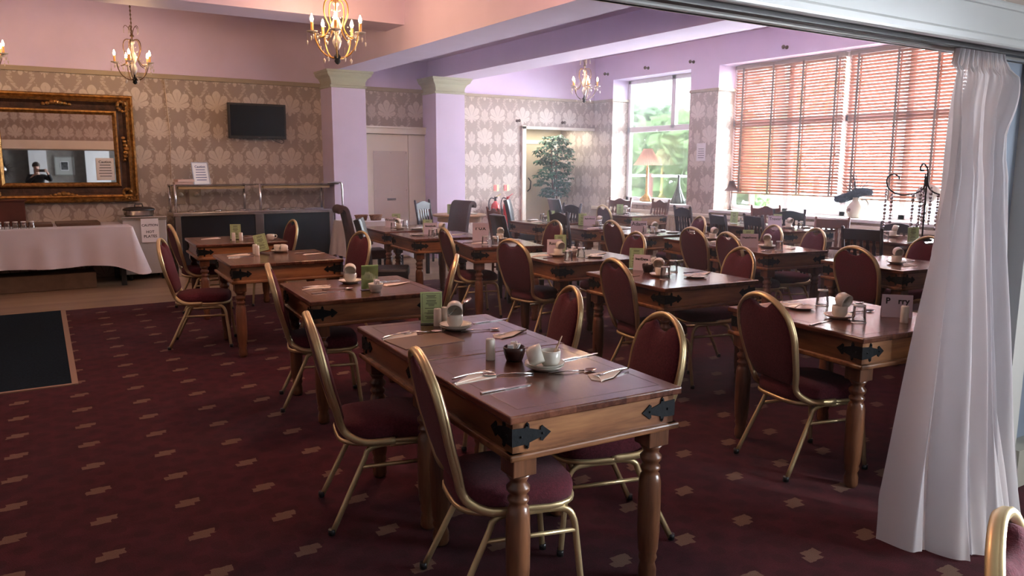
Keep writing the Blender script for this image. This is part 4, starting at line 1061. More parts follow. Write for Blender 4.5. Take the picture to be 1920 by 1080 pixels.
def f_spoon():
    t = empty('table_spoon'); MB().tube([(-0.10, 0, 0.003), (-0.03, 0, 0.008), (0.045, 0, 0.004)], [0.0048, 0.0028, 0.003], 6, ry=0.0018).build('handle', CUTL, t)
    rows = []
    for i in range(9):
        u = i/8*2-1; row = []
        for j in range(9):
            v = j/8*2-1; w = 0.018*sqrt(max(0, 1-u*u)); row.append((0.07+0.028*u, w*v, 0.0008+0.008*(1-(1-u*u)*(1-v*v))))
        rows.append(row)
    MB().grid(rows).build('bowl', CUTL, t); return t
def f_plate():
    t = empty('side_plate'); MB().lathe([(0.001, 0.003), (0.05, 0.002), (0.055, 0.0), (0.06, 0.004), (0.083, 0.013), (0.084, 0.015), (0.06, 0.008), (0.001, 0.007)], 24).build('dish', CHINA, t); return t
def f_menu():
    t = empty('menu_card'); Mt = Matrix.Rotation(radians(-6), 4, 'X') @ Matrix.Translation((0, 0, 0.006))
    MB().box(-0.054, 0.054, -0.0015, 0.0015, 0.0, 0.157, Mt).build('menu_sheet', GREENC, t)
    MB().box(-0.056, 0.056, 0.002, 0.004, -0.003, 0.150, Mt).box(-0.056, 0.056, -0.03, 0.03, -0.006, -0.003, Matrix.Translation((0, 0, 0.006))).build('acrylic_holder', ACRYL, t)
    M = Matrix.Translation((0, -0.0018, 0)); F = Matrix(((1, 0, 0, 0), (0, 0, -1, -0.0018), (0, 1, 0, 0), (0, 0, 0, 1)))
    m = MB()
    for b in ((-.046, .046, .147, .1485), (-.046, .046, .010, .0115), (-.046, -.0445, .010, .148), (.0445, .046, .010, .148)): m.box(*b, 0, .0003, Mt @ F)
    r = random.Random(3)
    for i, z in enumerate((.138, .132, .126, .113, .107, .101, .096, .091, .086, .074, .062, .056, .051, .046, .034, .028, .022)):
        w = r.uniform(.014, .036) if i not in (0, 3) else .024; m.box(-w, w, z-.0012, z+.0012*(1.6 if i in (0, 3, 9) else 1), 0, .0003, Mt @ F)
    m.build('menu_print', P('soft_ink', (0.09, 0.11, 0.07), 0.8), t); return t
def f_sugar():
    t = empty('sugar_bowl'); MB().lathe([(0.001, 0), (0.03, 0), (0.034, 0.01), (0.045, 0.045), (0.047, 0.055), (0.044, 0.055), (0.04, 0.02), (0.001, 0.01)], 20).build('bowl', CHINA, t)
    r = random.Random(5)
    for k in range(6):
        M = Matrix.Translation((r.uniform(-.02, .02), r.uniform(-.02, .02), 0.035)) @ Matrix.Rotation(r.uniform(0, 3), 4, 'Z') @ Matrix.Rotation(r.uniform(-.5, .5), 4, 'X')
        MB().cbox(-.014, .014, -.003, .003, 0, .045, c=.001, M=M).build('sugar_sachet', PAPER, t)
    return t
def f_pot():
    t = empty('dark_pot')
    MB().lathe([(0.001, 0), (0.032, 0), (0.036, 0.01), (0.044, 0.035), (0.046, 0.055), (0.043, 0.06), (0.040, 0.03), (0.001, 0.015)], 20).build('bowl', P('dark_brown_glaze', (0.030, 0.012, 0.010), 0.25), t)
    r = random.Random(9)
    for k in range(7):
        M = Matrix.Translation((r.uniform(-.022, .022), r.uniform(-.022, .022), 0.04)) @ Matrix.Rotation(r.uniform(0, 3), 4, 'Z') @ Matrix.Rotation(r.uniform(-.7, .7), 4, 'X')
        MB().cbox(-.012, .012, -.003, .003, 0, .04, c=.001, M=M).build('sachet', PAPER if k % 3 else NAPK, t)
    return t
for k, f in (('saucer', f_saucer), ('cup', f_cup), ('shaker', f_shaker), ('napkin', f_napkin), ('knife', f_knife), ('fork', f_fork), ('spoon', f_spoon), ('plate', f_plate), ('menu', f_menu), ('sugar', f_sugar), ('pot', f_pot)): mk(k, f)
CATS = dict(saucer='saucer', cup='cup', shaker='salt shaker', napkin='napkin', knife='knife', fork='fork', spoon='spoon', plate='plate', menu='menu', sugar='sugar bowl', pot='pot', tumbler='glass')
GR = dict(saucer='saucers on the tables', cup='coffee cups on the tables', shaker='white shakers on the tables', napkin='folded paper napkins', knife='table knives', fork='table forks', spoon='table spoons',
          plate='side plates on the tables', menu='green menu cards', sugar='sugar bowls', pot='dark pots', tumbler='upturned tumblers on the tables')
def it(key, x, y, deg, lab, k, z=0.0, tilt=None):
    o = put(key, lab+' on '+T[k], CATS[key], (x, y, ZT+z), radians(deg), GR[key])
    if tilt: o.rotation_euler = tuple(radians(a) for a in tilt)
    return o
def cups(x, y, k, deg=0, steam=0, extra=''):
    it('saucer', x, y, 0, 'white saucer with cups, lower one'+extra, k)
    it('saucer', x+.002, y, 0, 'white saucer with cups, upper one'+extra, k, 0.009)
    it('cup', x+.020, y-.012, deg, 'upright white cup in its saucer'+extra, k, 0.017)
    it('cup', x-.060, y+.030, deg, 'white cup tipped on its side beside the upright cup'+extra, k, 0.050, (0, 72, -32))
# table a
cups(1.70, 2.42, 'a', 20)
for i, d in enumerate((0.006, -0.008)):
    o = MB().cbox(-.0025, .0025, -.001, .001, 0, .115, c=.0004).build('wooden_stirrer', P('stirrer_wood', (0.5, 0.36, 0.24), 0.8)); o.location = (1.72+d, 2.41, ZT+.025); o.rotation_euler = (radians(14), radians(16+8*i), 0.3)
    tag(o, ('thin wooden stirrer standing in the upright cup on the nearest table, left one', 'thin wooden stirrer standing in the upright cup on the nearest table, right one')[i], 'stirrer')
it('shaker', 1.60, 2.665, 0, 'single white shaker left of the dark pot', 'a'); it('pot', 1.675, 2.60, 0, 'small dark brown pot filled with white sachets', 'a')
it('napkin', 1.40, 2.46, 12, 'cream folded napkin, left side', 'a'); it('fork', 1.41, 2.475, 8, 'fork lying on the left napkin', 'a', .006); it('knife', 1.42, 2.27, 2, 'steel knife at the near left edge', 'a')
it('spoon', 1.53, 2.42, 158, 'steel spoon left of the cups', 'a'); it('knife', 1.92, 2.50, 5, 'steel knife at the right edge', 'a'); it('spoon', 1.77, 2.325, -18, 'steel spoon right of the cups', 'a')
it('napkin', 1.87, 2.22, 190, 'cream folded napkin, right side', 'a'); it('fork', 1.875, 2.225, 186, 'fork lying on the right napkin', 'a', .006)
# table b
it('menu', 1.72, 3.44, -22, 'green printed menu card in a clear stand', 'b'); it('shaker', 1.725, 3.385, 0, 'tall white shaker before the menu', 'b'); it('shaker', 1.775, 3.40, 0, 'white shaker half hidden behind the cup', 'b')
it('saucer', 1.76, 3.26, 0, 'white saucer, lower of two', 'b'); it('saucer', 1.76, 3.26, 0, 'white saucer, upper of two', 'b', .009); it('cup', 1.757, 3.262, 40, 'upright white cup in its saucer', 'b', .017)
it('cup', 1.770, 3.285, 0, 'white cup tipped on top of another', 'b', .116, (0, 112, -120)); it('spoon', 1.80, 3.29, 20, 'teaspoon leaning out of the cups', 'b', .10, (0, -18, 25))
it('napkin', 1.46, 3.27, 14, 'cream folded napkin, left side', 'b'); it('fork', 1.455, 3.26, 18, 'fork lying on the left napkin', 'b', .006); it('spoon', 1.585, 3.275, -20, 'steel spoon beside the left napkin', 'b')
it('knife', 2.00, 3.34, 5, 'dark-handled knife at the right edge', 'b'); it('napkin', 1.93, 3.02, 190, 'cream folded napkin, right side', 'b'); it('fork', 1.93, 3.03, 187, 'fork lying on the right napkin', 'b', .006); it('spoon', 1.85, 3.17, -14, 'steel spoon right of the cup', 'b')
o = MB().box(-.15, .15, -.11, .11, 0, .003).build('place_mat', P('place_mat_wood', (0.12, 0.05, 0.028), 0.35, noise=0.2, nscale=6)); o.location = (1.52, 3.13, ZT); o.rotation_euler[2] = .05
tag(o, 'thin brown rectangular place mat on the table joined behind the nearest one', 'place mat')
o.location.y = 3.12
# table c
it('napkin', 1.60, 4.87, 8, 'cream folded napkin, left side', 'c'); it('fork', 1.61, 4.875, 4, 'fork on the left napkin', 'c', .006); it('spoon', 1.70, 4.73, -20, 'steel spoon near the left edge', 'c'); it('knife', 1.60, 4.66, 3, 'steel knife at the left', 'c')
it('saucer', 1.87, 4.96, 0, 'white saucer under the cups', 'c'); it('cup', 1.87, 4.96, 30, 'upright white cup in its saucer', 'c', .008); it('cup', 1.883, 4.983, 0, 'white cup tipped on top of another', 'c', .108, (0, 112, -115))
it('menu', 1.87, 4.62, 172, 'plain back of a green menu card', 'c'); it('sugar', 1.87, 4.52, 0, 'white sugar bowl full of sachets', 'c'); it('napkin', 2.12, 4.74, 185, 'cream folded napkin, right side', 'c'); it('knife', 2.10, 4.90, 2, 'steel knife at the right', 'c')
# table d
it('napkin', 1.62, 7.02, 8, 'cream folded napkin, left side', 'd'); it('knife', 1.60, 6.88, 3, 'steel knife at the left', 'd'); it('shaker', 1.76, 6.92, 0, 'white shaker, front one', 'd'); it('shaker', 1.77, 7.04, 0, 'white shaker, back one', 'd')
it('menu', 1.86, 7.10, -12, 'tilted pale green menu card', 'd', 0.012, (-12, -12, -12)); it('cup', 1.99, 7.08, 40, 'white cup, left of two', 'd', .008); it('cup', 2.06, 7.02, 200, 'white cup on its side, right of two', 'd', .035, (0, 85, 160)); it('saucer', 2.00, 7.07, 0, 'white saucer under the cups', 'd')
it('knife', 2.18, 6.90, 6, 'dark-handled knife at the right', 'd'); it('napkin', 2.22, 6.76, 185, 'cream folded napkin, right side', 'd')
# table e
it('napkin', 1.74, 8.75, 8, 'cream folded napkin, left side', 'e'); it('menu', 1.95, 8.52, -14, 'upright green menu card', 'e'); it('shaker', 1.89, 8.36, 0, 'white shaker, left of two', 'e'); it('shaker', 1.96, 8.34, 0, 'white shaker, right of two', 'e')
it('cup', 2.26, 8.30, 0, 'small white cup at the right end', 'e'); it('knife', 2.17, 8.66, 4, 'steel knife at the right', 'e')

# name cards: folded white tents with the guests' names as written
def name_card(k, x, y, deg, txt, w=.145, h=.135, sz=.045, lab='', two=False, lean=-8):
    t = empty('name_card', (x, y, ZT), radians(deg)); tag(t, lab, 'name card', 'white name cards on the tables')
    Mt = Matrix.Rotation(radians(lean), 4, 'X')
    MB().box(-w/2, w/2, -0.001, 0.001, 0, h, Mt).box(-w/2, w/2, -0.001, 0.001, 0, h, Matrix.Translation((0, 0.038, 0)) @ Matrix.Rotation(radians(-lean), 4, 'X')).build('card', P('lilac_white_card', (0.62, 0.56, 0.64), 0.8), t)
    F = Mt @ Matrix(((1, 0, 0, 0), (0, 0, -1, -0.0018), (0, 1, 0, h*.72), (0, 0, 0, 1)))
    text_mesh(txt, sz, INK, 'lettering', t, F, bold=0.0012)
NC = 'white name card with printed black name'
name_card('j', 4.04, 9.20, -22, 'Woodby', lab=NC+', on '+T['j'])
name_card('i', 4.01, 8.02, -26, 'Bennett/Lofts', sz=.022, w=.16, lab=NC+', on '+T['i'])
name_card('h', 4.13, 7.08, -28, 'Fox', sz=.075, w=.17, h=.19, lab='tall white name card with three bold letters, on '+T['h'])
name_card('g', 4.06, 5.64, -30, 'Rouse', sz=.038, w=.13, lab='white name card half hidden by green menu, on '+T['g'])
name_card('f', 4.00, 4.42, -62, 'Iver/Dene', sz=.025, w=.13, h=.12, lab='slanting white name card with two names, on '+T['f'])
name_card('p', 6.30, 7.02, -38, 'Adams', sz=.062, w=.19, h=.14, lab='white name card in large letters, on '+T['p'])
name_card('q', 6.40, 8.10, -38, 'Baylor/Stroud', sz=.023, w=.17, lab=NC+', on '+T['q'])
name_card('n', 6.06, 5.14, -44, 'Dingley/Deeson', sz=.021, w=.17, lab=NC+', on '+T['n'])
name_card('s', 8.40, 6.72, -50, 'Trevor', sz=.052, w=.17, h=.15, lab=NC+', on '+T['s'])
name_card('k', 3.90, 2.30, -48, 'P   rry', sz=.045, w=.15, h=.12, lab='white name card half covered by curtain, on '+T['k'])
# the other tables' green menus and place settings
def setting(k, menu=None, cup=None, gl=(), plates=(), naps=(), knives=(), shk=(), mdeg=20, bowl=None):
    if menu: it('menu', menu[0], menu[1], -mdeg-12, 'green menu card standing', k)
    if cup:
        it('saucer', cup[0], cup[1], 0, 'white saucer under stacked cups', k); it('cup', cup[0], cup[1], 60, 'upright white cup of a stacked pair', k, .008)
        it('cup', cup[0]+.016, cup[1]+.022, 0, 'white cup tipped over its pair', k, .108, (0, 108, (-118, -60, -150, -95)[ord(k) % 4]))
    W_ = ('nearer of two', 'farther of two', 'third')
    for i, (x, y) in enumerate(gl): it('tumbler', x, y, 0, 'upturned clear glass'+(', '+W_[i] if len(gl) > 1 else ''), k)
    for i, (x, y) in enumerate(plates): it('plate', x, y, 0, 'white side plate with cutlery'+(', '+W_[i] if len(plates) > 1 else ''), k); it('fork', x, y, 20+40*i, 'fork resting across a plate'+(', '+W_[i] if len(plates) > 1 else ''), k, .014)
    for i, (x, y, a) in enumerate(naps): it('napkin', x, y, a, 'cream folded napkin'+(', '+('left one', 'right one')[i] if len(naps) > 1 else ''), k)
    for i, (x, y, a) in enumerate(knives): it('knife', x, y, a, 'steel knife'+(', '+('left one', 'right one')[i] if len(knives) > 1 else ''), k)
    for i, (x, y) in enumerate(shk): it('shaker', x, y, 0, 'white shaker'+(', '+('front one', 'back one')[i] if len(shk) > 1 else ''), k)
    if bowl: it('sugar', bowl[0], bowl[1], 0, 'white sugar bowl', k)
setting('f', (4.02, 4.50), (3.90, 4.10), [(3.83, 3.98), (4.14, 4.22)], [(4.08, 3.93)], [(4.26, 4.02, 185), (3.70, 4.30, 8)], [(3.68, 4.20, 5), (4.28, 4.15, 4)], [(4.10, 4.40), (4.17, 4.46)], 35)
it('pot', 3.99, 4.33, 0, 'small dark brown pot before the name card', 'f')
setting('g', (4.20, 5.74), (4.00, 5.50), [(3.86, 5.16), (4.10, 5.30)], [(4.24, 5.28)], [(4.42, 5.44, 185), (3.88, 5.62, 8)], [(3.90, 5.45, 5)], [], 12, (4.16, 5.50))
setting('h', (4.15, 7.14), (4.36, 7.06), [(3.95, 6.68), (4.02, 6.60)], [(4.40, 6.86)], [(4.0, 6.88, 0)], [(3.95, 6.95, -8)], [], 25)
setting('i', (4.04, 8.16), (4.12, 8.02), [(3.86, 7.70), (3.95, 7.80)], [(3.83, 8.00)], [(4.30, 7.85, 185)], [(3.85, 7.85, 4)], [], 22)
setting('j', (4.18, 9.36), (4.02, 8.92), [(3.93, 8.88), (4.20, 9.12)], [(4.20, 8.78)], [(4.40, 9.0, 185)], [], [], 20)
setting('k', None, (3.62, 2.45), [(3.61, 2.33), (3.88, 2.74)], [(3.68, 2.74)], [(3.66, 2.84, 5)], [(3.42, 2.42, 8), (4.05, 2.68, -4)], [(3.80, 2.20), (3.86, 2.14)])
it('spoon', 3.87, 2.49, -10, 'dark steel spoon right of the cups', 'k')
setting('l', None, (6.10, 3.64), [], [], [(6.05, 3.52, 5)], [], []); it('spoon', 6.30, 3.66, 0, 'steel spoon right of the cups', 'l')
setting('m', (7.95, 4.58), (8.40, 5.08), [(8.05, 4.95)], [], [], [], [], 35)
setting('n', (6.16, 5.24), (6.22, 5.04), [(6.08, 4.80)], [(6.30, 5.12)], [(6.36, 4.86, 190)], [(6.0, 4.86, 5)], [], 30)
setting('o', None, (6.38, 5.92), [(6.20, 6.05)], [], [(6.18, 5.72, 10)], [], [])
setting('p', (6.42, 7.20), (6.40, 6.86), [(6.24, 6.72), (6.28, 6.88)], [(6.60, 6.76), (6.64, 7.02)], [(6.16, 6.72, 5)], [], [], 28)
setting('q', (6.34, 8.18), (6.50, 8.06), [(6.33, 7.84), (6.42, 7.92)], [], [(6.20, 7.80, 5)], [(6.52, 7.78, 0)], [], 28)
setting('r', (6.36, 8.93), None, [(6.28, 8.97), (6.50, 9.35)], [(6.30, 9.30)], [(6.25, 9.15, 5)], [], [], 25)
setting('s', (8.55, 6.80), (8.42, 6.52), [(8.42, 6.34)], [(8.64, 6.42)], [(8.62, 6.62, 185)], [], [], 38)
setting('t', (8.45, 7.46), None, [(8.50, 7.34), (8.58, 7.42)], [], [(8.40, 7.18, 5)], [], [], 60)
setting('u', (8.42, 9.86), (8.58, 9.95), [(8.48, 9.75)], [], [(8.62, 9.60, 5)], [], [], 30)
it('tumbler', 8.70, 9.98, 0, 'second upturned clear glass', 'u')
# purple leaflet beyond the round-backed chairs
notice('leaflet', (7.05, 9.48, 0.885), -0.5, -0.85, .16, .20, 'lilac and orange leaflet in a clear stand beyond '+T['r'], 'leaflet', lines=4, tilt=0)
o = empty('leaflet_table', (7.25, 9.72, 0)); tag(o, 'small dark side table carrying the lilac leaflet, behind the wide carved chair', 'table')
MB().cbox(-.28, .28, -.3, .3, .75, .782, c=.005).build('table_top', DARKW, o)
for sx in (-1, 1):
    for sy in (-1, 1): MB().cbox(sx*.24-.02, sx*.24+.02, sy*.26-.02, sy*.26+.02, 0, .75, c=.003).build('leg', DARKW, o)

# ---------------------------------------------------------------- round table, cloth side table with baskets
o = empty('round_table', (6.12, 11.18, 0)); tag(o, 'round pale wooden table against the damask wall by the second column', 'table')
PALEW = P('pale_pine', (0.46, 0.27, 0.13), 0.35, noise=0.15, nscale=5)
MB().lathe([(0.001, .745), (.42, .745), (.44, .755), (.44, .772), (.43, .778), (.001, .778)], 36).build('table_top', PALEW, o)
MB().lathe([(.36, .66), (.36, .745)], 36, cap=False).build('apron', PALEW, o)
MB().lathe([(.03, 0.05), (.06, .1), (.05, .3), (.07, .4), (.04, .5), (.06, .66)], 16).build('pedestal', PALEW, o)
for k in range(4): a = pi/4+k*pi/2; MB().tube([(.04*cos(a), .04*sin(a), .14), (.2*cos(a), .2*sin(a), .12), (.34*cos(a), .34*sin(a), .025)], [.03, .025, .022], 8).build('foot', PALEW, o)
t = put('plate', 'white plate on the round pale table', 'plate', (6.30, 11.05, .778), 0, GR['plate'])
put('menu', 'green menu card on the round pale table', 'menu', (5.98, 11.22, .778), radians(-28), GR['menu'])
def side_cloth():
    o = empty('side_table', (4.38, 10.72, 0)); tag(o, 'small side table beneath the white cloth before the double doors', 'table')
    MB().cbox(-.42, .42, -.28, .28, .72, .75, c=.004).build('table_top', DARKW, o)
    for sx in (-1, 1):
        for sy in (-1, 1): MB().cbox(sx*.38-.02, sx*.38+.02, sy*.24-.02, sy*.24+.02, 0, .72, c=.003).build('leg', DARKW, o)
    hx, hy = .45, .31; pts = []
    for k in range(4):
        a0 = [(-hx, -hy), (hx, -hy), (hx, hy), (-hx, hy)][k]; a1 = [(-hx, -hy), (hx, -hy), (hx, hy), (-hx, hy)][(k+1) % 4]
        for i in range(14): pts.append((a0[0]+(a1[0]-a0[0])*i/14, a0[1]+(a1[1]-a0[1])*i/14, i == 0))
    rows = []
    for v in [0, .2, .4, .6, .8, 1]:
        row = []
        for i, (x, y, c_) in enumerate(pts+[pts[0]]):
            r = Vector((x, y)).normalized(); f = v*(.02+.012*sin(i*1.1))+(.07*v if c_ else 0); row.append((x+r.x*f, y+r.y*f, .765-(.50+(.06 if c_ else 0))*v))
        rows.append(row)
    m = MB(); m.grid(rows); m.box(-hx, hx, -hy, hy, .752, .766)
    c = m.build('tablecloth', MATS['white_linen'], None, (4.38, 10.72, 0)); tag(c, 'white cloth over the small side table before the double doors', 'tablecloth')
side_cloth()
WICK = P('wicker', (0.24, 0.11, 0.05), 0.7, noise=0.5, nscale=60, bump=0.8, bscale=120)
for i, (x, y) in enumerate(((4.24, 10.72), (4.44, 10.66))):
    o = empty('wicker_basket', (x, y, .767)); tag(o, 'small brown wicker basket on the white side table, '+('left' if i == 0 else 'right')+' of two', 'basket', 'wicker bread baskets')
    rows = []
    for r_, z in ((.001, .004), (.075, 0), (.095, .07), (.10, .075), (.088, .07), (.068, .01)):
        rows.append([(r_*cos(2*pi*k/24)*(1+.02*(k % 2)), r_*sin(2*pi*k/24)*.75*(1+.02*(k % 2)), z) for k in range(25)])
    MB().grid(rows).build('basket_body', WICK, o)
    MB().tube([(.10*cos(2*pi*k/24), .075*sin(2*pi*k/24), .076) for k in range(24)], .006, 6, closed=True).build('basket_rim', WICK, o)

# ---------------------------------------------------------------- fire extinguishers and signs
RED = P('extinguisher_red', (0.55, 0.02, 0.015), 0.3)
for i, x in enumerate((7.36, 7.62)):
    o = empty('fire_extinguisher', (x, YB-.12, .42)); tag(o, ('red fire extinguisher with black hose on the damask wall, left one', 'red fire extinguisher with red lever on the damask wall, right one')[i], 'fire extinguisher', 'fire extinguishers by the alcove')
    MB().lathe([(.03, 0), (.075, .01), (.08, .03), (.08, .40), (.07, .45), (.03, .49), (.022, .51)], 20).build('cylinder', RED, o)
    MB().lathe([(.022, .51), (.022, .56), (.012, .565)], 10).cbox(-.012, .012, -.06, .02, .56, .585, c=.003).build('valve', BLACKPL if i == 0 else RED, o)
    MB().tube([(0, -.01, .575), (.05, -.03, .61), (.09, -.04, .635)], .007, 6).build('lever', RED if i else P('yellow_lever', (.5, .38, .05), .5), o)
    MB().tube(smooth_path([(-.02, 0, .55), (-.10, 0, .56), (-.14, 0, .46), (-.12, 0, .30), (-.09, 0, .20)]), .010, 8).build('hose', BLACKPL, o)
    MB().box(-.04, .04, -.083, -.080, .18, .30).build('instruction_label', PAPER, o)
    MB().box(-.03, .03, .075, .119, .30, .36).build('wall_bracket', STEEL, o)
for i, x in enumerate((7.45, 7.67)):
    o = empty('fire_sign', (x, YB-.004, 1.16)); tag(o, 'small red and yellow fire notice on the damask wall, '+('left' if i == 0 else 'right')+' of two', 'sign', 'fire notices above the extinguishers')
    MB().box(-.06, .06, -.002, .002, -.06, .06).build('sign_plate', P('photoluminescent', (.65, .68, .45), .6), o)
    MB().box(-.055, .005, -.003, -.002, -.055, .055).build('red_panel', P('sign_red', (.62, .05, .03), .6), o)
    m = MB()
    for z in (.035, .01, -.015, -.04): m.box(-.04, -.01, -.0035, -.003, z-.004, z+.004)
    m.build('small_print', PAPER, o)

# ---------------------------------------------------------------- radiators
def radiator(y0, y1, z0, z1, lab):
    t = empty('radiator', (XW-.06, 0, 0)); tag(t, lab, 'radiator', 'radiators under the windows')
    m = MB(); m.box(-.03, .03, y0, y1, z0, z1); n = int((y1-y0)/.05)
    for i in range(n): y = y0+.025+i*(y1-y0-.05)/(n-1); m.cbox(-.042, -.03, y-.015, y+.015, z0+.03, z1-.03, c=.006)
    m.build('panel', P('radiator_cream', (.55, .46, .33), .5), t)
    MB().box(-.045, .04, y0, y1, z1, z1+.012).build('top_grille', MATS['radiator_cream'], t)
    MB().tube([(0, y0-.03, 0), (0, y0-.03, z0+.06), (0, y0, z0+.06)], .011, 6).build('pipe', MATS['radiator_cream'], t)
radiator(9.75, 11.35, .12, .70, 'ribbed cream radiator beneath the left window behind the slat-back chairs')
radiator(7.3, 8.8, .12, .68, 'ribbed cream radiator beneath the left half of the large window')
radiator(5.4, 6.6, .12, .68, 'ribbed cream radiator beneath the right half of the large window')

# ---------------------------------------------------------------- things on the window sills
def pleated_lamp():
    t = empty('table_lamp', (9.93, 10.88, .912)); tag(t, 'carved golden table lamp with a pleated shade on the left window sill', 'lamp')
    gl = P('carved_gilt', (.55, .34, .12), .4, .5, noise=.25, nscale=30, bump=.6, bscale=50)
    MB().lathe([(.10, 0), (.105, .02), (.07, .04), (.085, .08), (.05, .13), (.03, .17), (.042, .20), (.028, .26), (.030, .42), (.022, .50), (.034, .53), (.026, .56), (.034, .60), (.016, .64), (.014, .74)], 16).build('carved_stem', gl, t)
    for k in range(3): a = 2*pi*k/3+.4; MB().tube([(.06*cos(a), .06*sin(a), .10), (.11*cos(a), .11*sin(a), .05), (.125*cos(a), .125*sin(a), .012)], [.02, .022, .02], 8).build('claw_foot', gl, t)
    rows = []
    for v in range(7):
        u = v/6; row = []
        for k in range(121):
            a = 2*pi*k/120; r = (.085+(.30-.085)*(1-(1-u)**.8)*.92)+(.006 if k % 2 else -.004)*(1 if v else .5); row.append((r*cos(a), r*sin(a), .97-.30*u))
        rows.append(row)
    MB().grid(rows, smooth=False).build('lamp_shade', cloth('pleated_shade', (.50, .31, .22), .3), t)
    t.scale = (.92, .92, 1.0)
pleated_lamp()
o = empty('trumpet_vase', (9.93, 10.06, .912)); tag(o, 'tall grey-green trumpet vase with a fluted base on the left window sill', 'vase')
rows = []
for r_, z in ((.001, .0), (.13, .0), (.135, .015), (.10, .10), (.065, .19), (.035, .28), (.020, .36), (.017, .44), (.024, .50), (.020, .50), (.012, .44)):
    rows.append([(r_*(1+.06*sin(12*2*pi*k/72)*(1 if z < .35 else .2))*cos(2*pi*k/72), r_*(1+.06*sin(12*2*pi*k/72)*(1 if z < .35 else .2))*sin(2*pi*k/72), z) for k in range(73)])
MB().grid(rows).build('vase_body', P('grey_green_glass', (.10, .12, .10), .25, noise=.3, nscale=20), o)
o = empty('table_lamp', (9.84, 8.76, .862)); tag(o, 'small thin-stemmed lamp with brown shade at left end of the wide sill', 'lamp')
MB().lathe([(.06, 0), (.062, .008), (.03, .018), (.007, .03), (.006, .33)], 16).build('lamp_stem', BRZ, o)
MB().lathe([(.045, .47), (.052, .43), (.075, .36), (.125, .31)], 24, cap=False).build('lamp_shade', cloth('brown_shade', (.12, .07, .06), .2), o)
def jug():
    t = empty('jug_vase', (9.88, 6.56, .862)); tag(t, 'round cream pottery jug on the wide sill in front of the blinds', 'vase')
    cr = P('cream_pottery', (.62, .56, .44), .35)
    MB().lathe([(.001, 0), (.075, 0), (.105, .04), (.118, .10), (.105, .16), (.065, .21), (.045, .235), (.042, .27), (.050, .285), (.045, .285), (.035, .25)], 28).build('jug_body', cr, t)
    MB().tube(smooth_path([(.03, -.06, .245), (.05, -.12, .25), (.06, -.155, .19), (.05, -.11, .12)]), .012, 8).build('jug_handle', cr, t)
    MB().lathe([(.03, 0), (.028, .004), (.001, .005)], 16, Matrix.Translation((-.113, .02, .11)) @ Matrix.Rotation(-pi/2, 4, 'Y')).build('medallion', P('faded_rose', (.30, .18, .17), .5), t)
    f = empty('feather_arrangement', (9.88, 6.56, .862)); tag(f, 'dark blue feathery bundle with twigs standing in the cream jug', 'arrangement')
    m = MB(); r = random.Random(2)
    path = smooth_path([(-.02, .27, .25), (-.02, .16, .27), (0, .02, .325), (.0, -.10, .365), (.01, -.20, .355)], 6)
    for p in path:
        i = path.index(p); R = .055+.028*sin(pi*min(1, i/(len(path)-1)*.9+.1))
        m.ball(tuple(p), R*.8, 8)
        for q in range(110):
            d = Vector((r.gauss(0, 1), r.gauss(0, 1), r.gauss(0, 1))).normalized(); s_ = d.orthogonal().normalized()*.003
            a = p+d*R*.5; b = p+d*R*(1.2+r.random()*.45); m.add([a-s_, a+s_, b], [(0, 1, 2)])
    m.build('feather_bundle', P('dark_teal_feather', (.012, .022, .035), .8), f)
    for k in range(11):
        a = r.uniform(-1.2, 1.2); L = r.uniform(.25, .42)
        base = Vector((0, 0, .27)); tip = base+Vector((r.uniform(-.06, .03), sin(a)*L*.9, cos(a)*L*.95+.05)); mid = (base+tip)/2+Vector((0, r.uniform(-.03, .03), .04))
        MB().tube(smooth_path([base, mid, tip]), [.005]*5+[.003]*4, 5).tube([mid, mid+Vector((0, r.uniform(-.08, .08), .09))], .0016, 4).build('twig', P('dark_twig', (.05, .03, .035), .8), f)
jug()
o = empty('globe_ornament', (9.84, 5.52, .862)); tag(o, 'pale round globe ornament on a stem on the wide sill, half behind the iron scroll', 'ornament')
MB().lathe([(.06, 0), (.055, .02), (.012, .04), (.012, .22)], 16).build('stem', CHINA, o); MB().ball((0, 0, .36), .15, 20, None, (1, 1, .85)).build('globe', P('pale_globe', (.50, .46, .42), .7, bump=.4, bscale=60), o)
